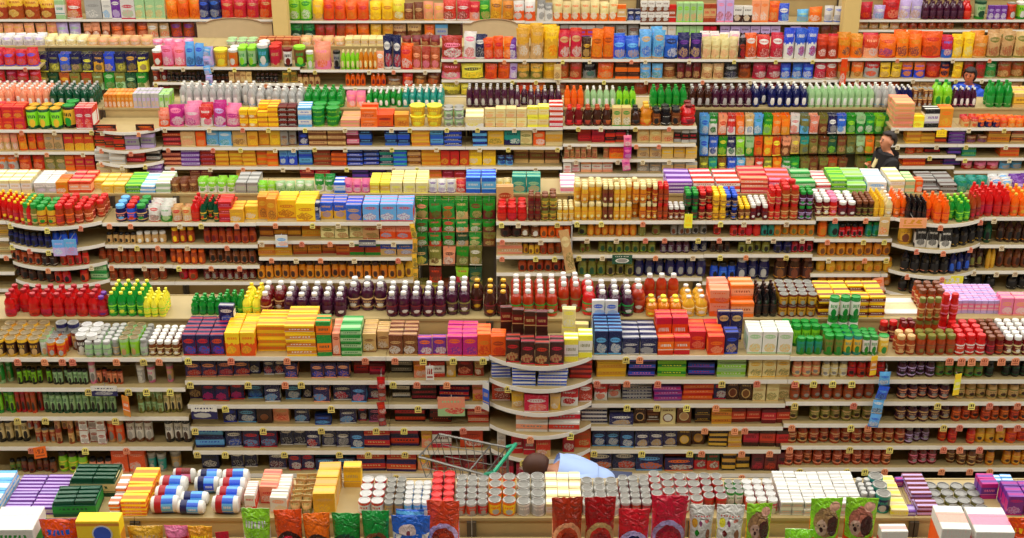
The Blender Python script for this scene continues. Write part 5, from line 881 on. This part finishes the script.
def person(loc, rz, label, top, trousers, hair, skin, lean=0.0, pz=.95, reach=((.30, 1.12), (.34, 1.24)), bare=False, full_hair=False, collar=None):
    """stands facing local -Y; lean tips the upper body forward about the hips"""
    e = ob('person', None, loc, (0, 0, rz)); tag(e, label, 'person')
    cl, sl = math.cos(lean), math.sin(lean)
    def up(x, y, z):                       # upper body, z measured from the hips
        return (x, y * cl - z * sl, pz + z * cl + y * sl)
    P = {'pelvis': ((0, 0, pz), (.15, .12)), 'waist': (up(0, 0, .17), (.14, .105)), 'chest': (up(0, 0, .37), (.165, .12)), 'collar': (up(0, .01, .50), (.085, .075)), 'neck': (up(0, 0, .57), .056),
         'jaw': (up(0, -.03, .625), (.062, .068)), 'face': (up(0, -.018, .70), (.075, .09)), 'brow': (up(0, -.008, .75), (.074, .088)), 'crown': (up(0, .005, .795), (.052, .06)), 'nose': (up(0, -.122, .69), .011), 'nosetop': (up(0, -.098, .715), .014)}
    E = [('pelvis', 'waist'), ('waist', 'chest'), ('chest', 'collar'), ('collar', 'neck'), ('neck', 'jaw'), ('jaw', 'face'), ('face', 'brow'), ('brow', 'crown'), ('face', 'nosetop'), ('nosetop', 'nose')]
    kb = (.95 - pz)                        # bent knees when the hips are low
    J = {}; TR = {}
    for s, n in ((-1, 'a'), (1, 'b')):
        ry, rzz = reach[0 if s < 0 else 1]
        sh = up(s * .185, 0, .46); el = up(s * .24, -.04, .20)
        wr = (s * .17, el[1] - ry, rzz); hd = Vector(wr) - Vector(el); hd.normalize()
        pa = Vector(wr) + hd * .055
        P['ear' + n] = (up(s * .088, .005, .70), .018); E.append(('face', 'ear' + n))
        P['sh' + n] = (sh, .066); P['el' + n] = (el, .047); P['wr' + n] = (wr, .03); P['pa' + n] = (tuple(pa), (.034, .02))
        E += [('collar', 'sh' + n), ('sh' + n, 'el' + n), ('el' + n, 'wr' + n), ('wr' + n, 'pa' + n)]
        for q, (off, ln) in enumerate(((-.030, .065), (-.010, .075), (.010, .072), (.030, .058))):
            a = pa + hd * .04 + Vector((off * 1.0, 0, .0)); b = a + hd * ln * .5 + Vector((0, 0, -.012)); c = b + hd * ln * .35 + Vector((0, 0, -.028))
            for t, p in (('f', a), ('g', b), ('h', c)): P['%s%d%s' % (t, q, n)] = (tuple(p), .0085)
            E += [('pa' + n, 'f%d%s' % (q, n)), ('f%d%s' % (q, n), 'g%d%s' % (q, n)), ('g%d%s' % (q, n), 'h%d%s' % (q, n))]
        th = Vector(wr) + hd * .03 + Vector((-s * .04, 0, -.005)); P['t1' + n] = (tuple(th), .0105); P['t2' + n] = (tuple(th + hd * .045 + Vector((-s * .012, 0, -.012))), .009)
        E += [('wr' + n, 't1' + n), ('t1' + n, 't2' + n)]
        hip = (s * .10, .01, pz - .06); kn = (s * .12, -.03 - kb * 1.2, .50 - kb * .35); an = (s * .12, .03, .09)
        P['hip' + n] = (hip, .09); P['kn' + n] = (kn, .062); P['an' + n] = (an, .042); P['toe' + n] = ((s * .13, -.13, .045), .034)
        E += [('pelvis', 'hip' + n), ('hip' + n, 'kn' + n), ('kn' + n, 'an' + n), ('an' + n, 'toe' + n)]
        mid = tuple(Vector(el).lerp(Vector(wr), .85))
        J.update({'sh' + n: (sh, .092), 'el' + n: (el, .07), 'cu' + n: (mid, .05)}); TR.update({'hip' + n: (hip, .108), 'kn' + n: (kn, .08), 'cu' + n: ((an[0], an[1], an[2] + .05), .062)})
        mb = MB(); mb.add(*[[(x * .055 + an[0] + s * .004, -.16 + y * .28, z) for z in (0, .05) for x, y in ((-1, .1), (-.6, 0), (.6, 0), (1, .1), (1, .8), (.6, 1), (-.6, 1), (-1, .8))] + [(an[0] - .035, .0, .12), (an[0] + .035, .0, .12), (an[0] + .035, .09, .12), (an[0] - .035, .09, .12)],
             [tuple(range(7, -1, -1))] + [(i, (i + 1) % 8, 8 + (i + 1) % 8, 8 + i) for i in range(8)] + [(8, 9, 10, 11, 17, 16), (11, 12, 18, 17), (12, 13, 14, 15, 19, 18), (15, 8, 16, 19), (16, 17, 18, 19)]])
        ob('shoe', mb.mesh('shoe', [plain('black', .4)]), parent=e)
    body = skin_mesh('body', P, E, 'pelvis', plain(skin, .5)); body.parent = e
    J.update({'hem': (up(0, 0, -.04), (.185, .15)), 'waist': (up(0, 0, .17), (.175, .14)), 'chest': (up(0, 0, .37), (.205, .165)), 'yoke': (up(0, .005, .49), (.15, .12)), 'neck': (up(0, .012, .575), (.082, .08))})
    j = skin_mesh('jacket', J, [('hem', 'waist'), ('waist', 'chest'), ('chest', 'yoke'), ('yoke', 'neck'), ('yoke', 'sha'), ('sha', 'ela'), ('ela', 'cua'), ('yoke', 'shb'), ('shb', 'elb'), ('elb', 'cub')], 'chest', plain(top, .75)); j.parent = e
    TR['pelvis'] = ((0, 0, pz + .02), (.17, .14))
    t = skin_mesh('trousers', TR, [('pelvis', 'hipa'), ('hipa', 'kna'), ('kna', 'cua'), ('pelvis', 'hipb'), ('hipb', 'knb'), ('knb', 'cub')], 'pelvis', plain(trousers, .8)); t.parent = e
    if full_hair: keep = lambda d: not (d[1] < -.45 and d[2] < .35) and d[2] > -.75
    else: keep = lambda d: (d[1] > .12 and d[2] > -.6) or d[2] > .70 or (d[1] > -.12 and d[2] > .25)
    h = ob('hair', ell_mesh('hair', .093, .115, .118, plain(hair, .6, 0, .3), keep), up(0, .002, .725), (lean, 0, 0), parent=e)
    so = h.modifiers.new('thick', 'SOLIDIFY'); so.thickness = .014; so.offset = 1
    for s in (-1, 1):
        ob('eye', ell_mesh('eye', .014, .009, .009, plain('darkbrown', .3), None, 8, 6), up(s * .034, -.098, .728), (lean, 0, 0), parent=e)
        ob('eyebrow', ell_mesh('eyebrow', .022, .008, .005, plain(hair, .6), None, 8, 6), up(s * .034, -.098, .752), (lean, 0, 0), parent=e)
    ob('mouth', ell_mesh('mouth', .026, .008, .007, plain((150, 70, 60), .5), None, 8, 6), up(0, -.092, .642), (lean, 0, 0), parent=e)
    if collar:
        mb = MB(); p = [up(-.045, -.115, .53), up(.045, -.115, .53), up(.03, -.192, .34), up(-.03, -.192, .34)]; q = [(x, y + .02, z) for x, y, z in p]
        mb.add(p + q, [(0, 1, 2, 3), (7, 6, 5, 4), (0, 4, 5, 1), (1, 5, 6, 2), (2, 6, 7, 3), (3, 7, 4, 0)]); ob('shirt_front', mb.mesh('shirt_front', [plain(collar, .7)]), parent=e)
    return e
yp = 17.6
person((x_at(888, yp, 1.65), yp, 0), R(-78), 'person in dark jacket standing in profile before hanging packets, hand raised', (26, 22, 24), (40, 40, 48), (34, 20, 13), (214, 142, 104), reach=((.10, 1.24), (.12, 1.20)), collar='cream')
yp = 20.9
person((x_at(970, yp, 1.6), yp, 0), R(-35), 'person in blue top behind soda bottles before chip bags', 'blue', (50, 52, 60), (30, 18, 14), (196, 104, 62), pz=.90, full_hair=True)
yp = 10.42
person((.92, yp, 0), R(-92), 'person in light blue shirt bending over behind front row cans', (160, 184, 230), (60, 66, 92), (70, 34, 14), (205, 140, 105), lean=R(74), pz=.82, reach=((.16, .62), (.16, .62)), full_hair=True)

# ================================================================== shopping cart in the front aisle
e = ob('shopping_cart', None, (-.46, 10.64, 0), (0, 0, R(-23))); e.scale = (1.0, 1.2, 1.06); tag(e, 'grey wire shopping cart with green handle in the front aisle', 'cart')
m_wire = plain((120, 118, 112), .3, .7); m_green = plain((30, 150, 110), .4); m_rub = plain('black', .6)
def wire(name, runs_, r=.006, mat=m_wire):
    mb = MB()
    for p in runs_: mb.tube(p, r, 6)
    return ob(name, mb.mesh(name, [mat]), parent=e)
L0, L1, W = -.34, .34, .21
def rim(z, k, xs=0): return [(L0 + xs, -W * k, z), (L1, -W, z), (L1, W, z), (L0 + xs, W * k, z), (L0 + xs, -W * k, z)]
wire('basket_rim', [rim(.98, .85)], .011); wire('basket_floor_rim', [rim(.56, .72, .12)], .011)
wr = []
for i in range(9):
    t = i / 8
    for s in (-1, 1):
        xa = L0 + (L1 - L0) * t; xb = L0 + .12 + (L1 - L0 - .12) * t
        wr.append([(xa, s * W * (.85 + .15 * t), .98), (xb, s * W * (.72 + .28 * t), .56)])
for i in range(6):
    y = (i / 5 - .5) * 2
    wr.append([(L0, y * W * .85, .98), (L0 + .12, y * W * .72, .56), (L1, y * W, .56), (L1, y * W, .98)])
for z in (.66, .77, .88):
    k = (z - .56) / .42; xs = .12 * (1 - k); wr.append(rim(z, .72 + .13 * k, xs))
wire('basket', wr, .004)
wire('neck_post', [[(L0 + .12, 0, .2), (L0 + .12, 0, .56)]], .012)
wire('chassis', [[(L1, -W, .98), (L1 + .02, -W, .6), (L1 - .02, -W, .2), (L0 + .1, -W * .7, .2), (L0 + .1, W * .7, .2), (L1 - .02, W, .2), (L1 + .02, W, .6), (L1, W, .98)]], .012)
wire('child_seat', [[(L1 - .16, -W * .9, .97), (L1 - .16, W * .9, .97), (L1 - .14, W * .9, .72), (L1 - .14, -W * .9, .72), (L1 - .16, -W * .9, .97)]], .009)
wire('handle', [[(L1, -W, .98), (L1 + .09, -W, 1.03), (L1 + .09, W, 1.03), (L1, W, .98)]], .018, m_green)
for x, y in ((L0 + .1, -.14), (L0 + .1, .14), (L1 - .03, -.2), (L1 - .03, .2)):
    mb = MB(); mb.lathe([(.03, -.014), (.06, -.012), (.06, .012), (.03, .014)], 14, axis='x'); mb2 = MB(); mb2.box(-.02, .02, -.012, .012, .05, .15)
    w_ = ob('wheel', mb.mesh('wheel', [m_rub]), (x, y, .06), (0, 0, R(90)), parent=e); ob('caster', mb2.mesh('caster', [m_wire]), parent=w_)

finish_labels()
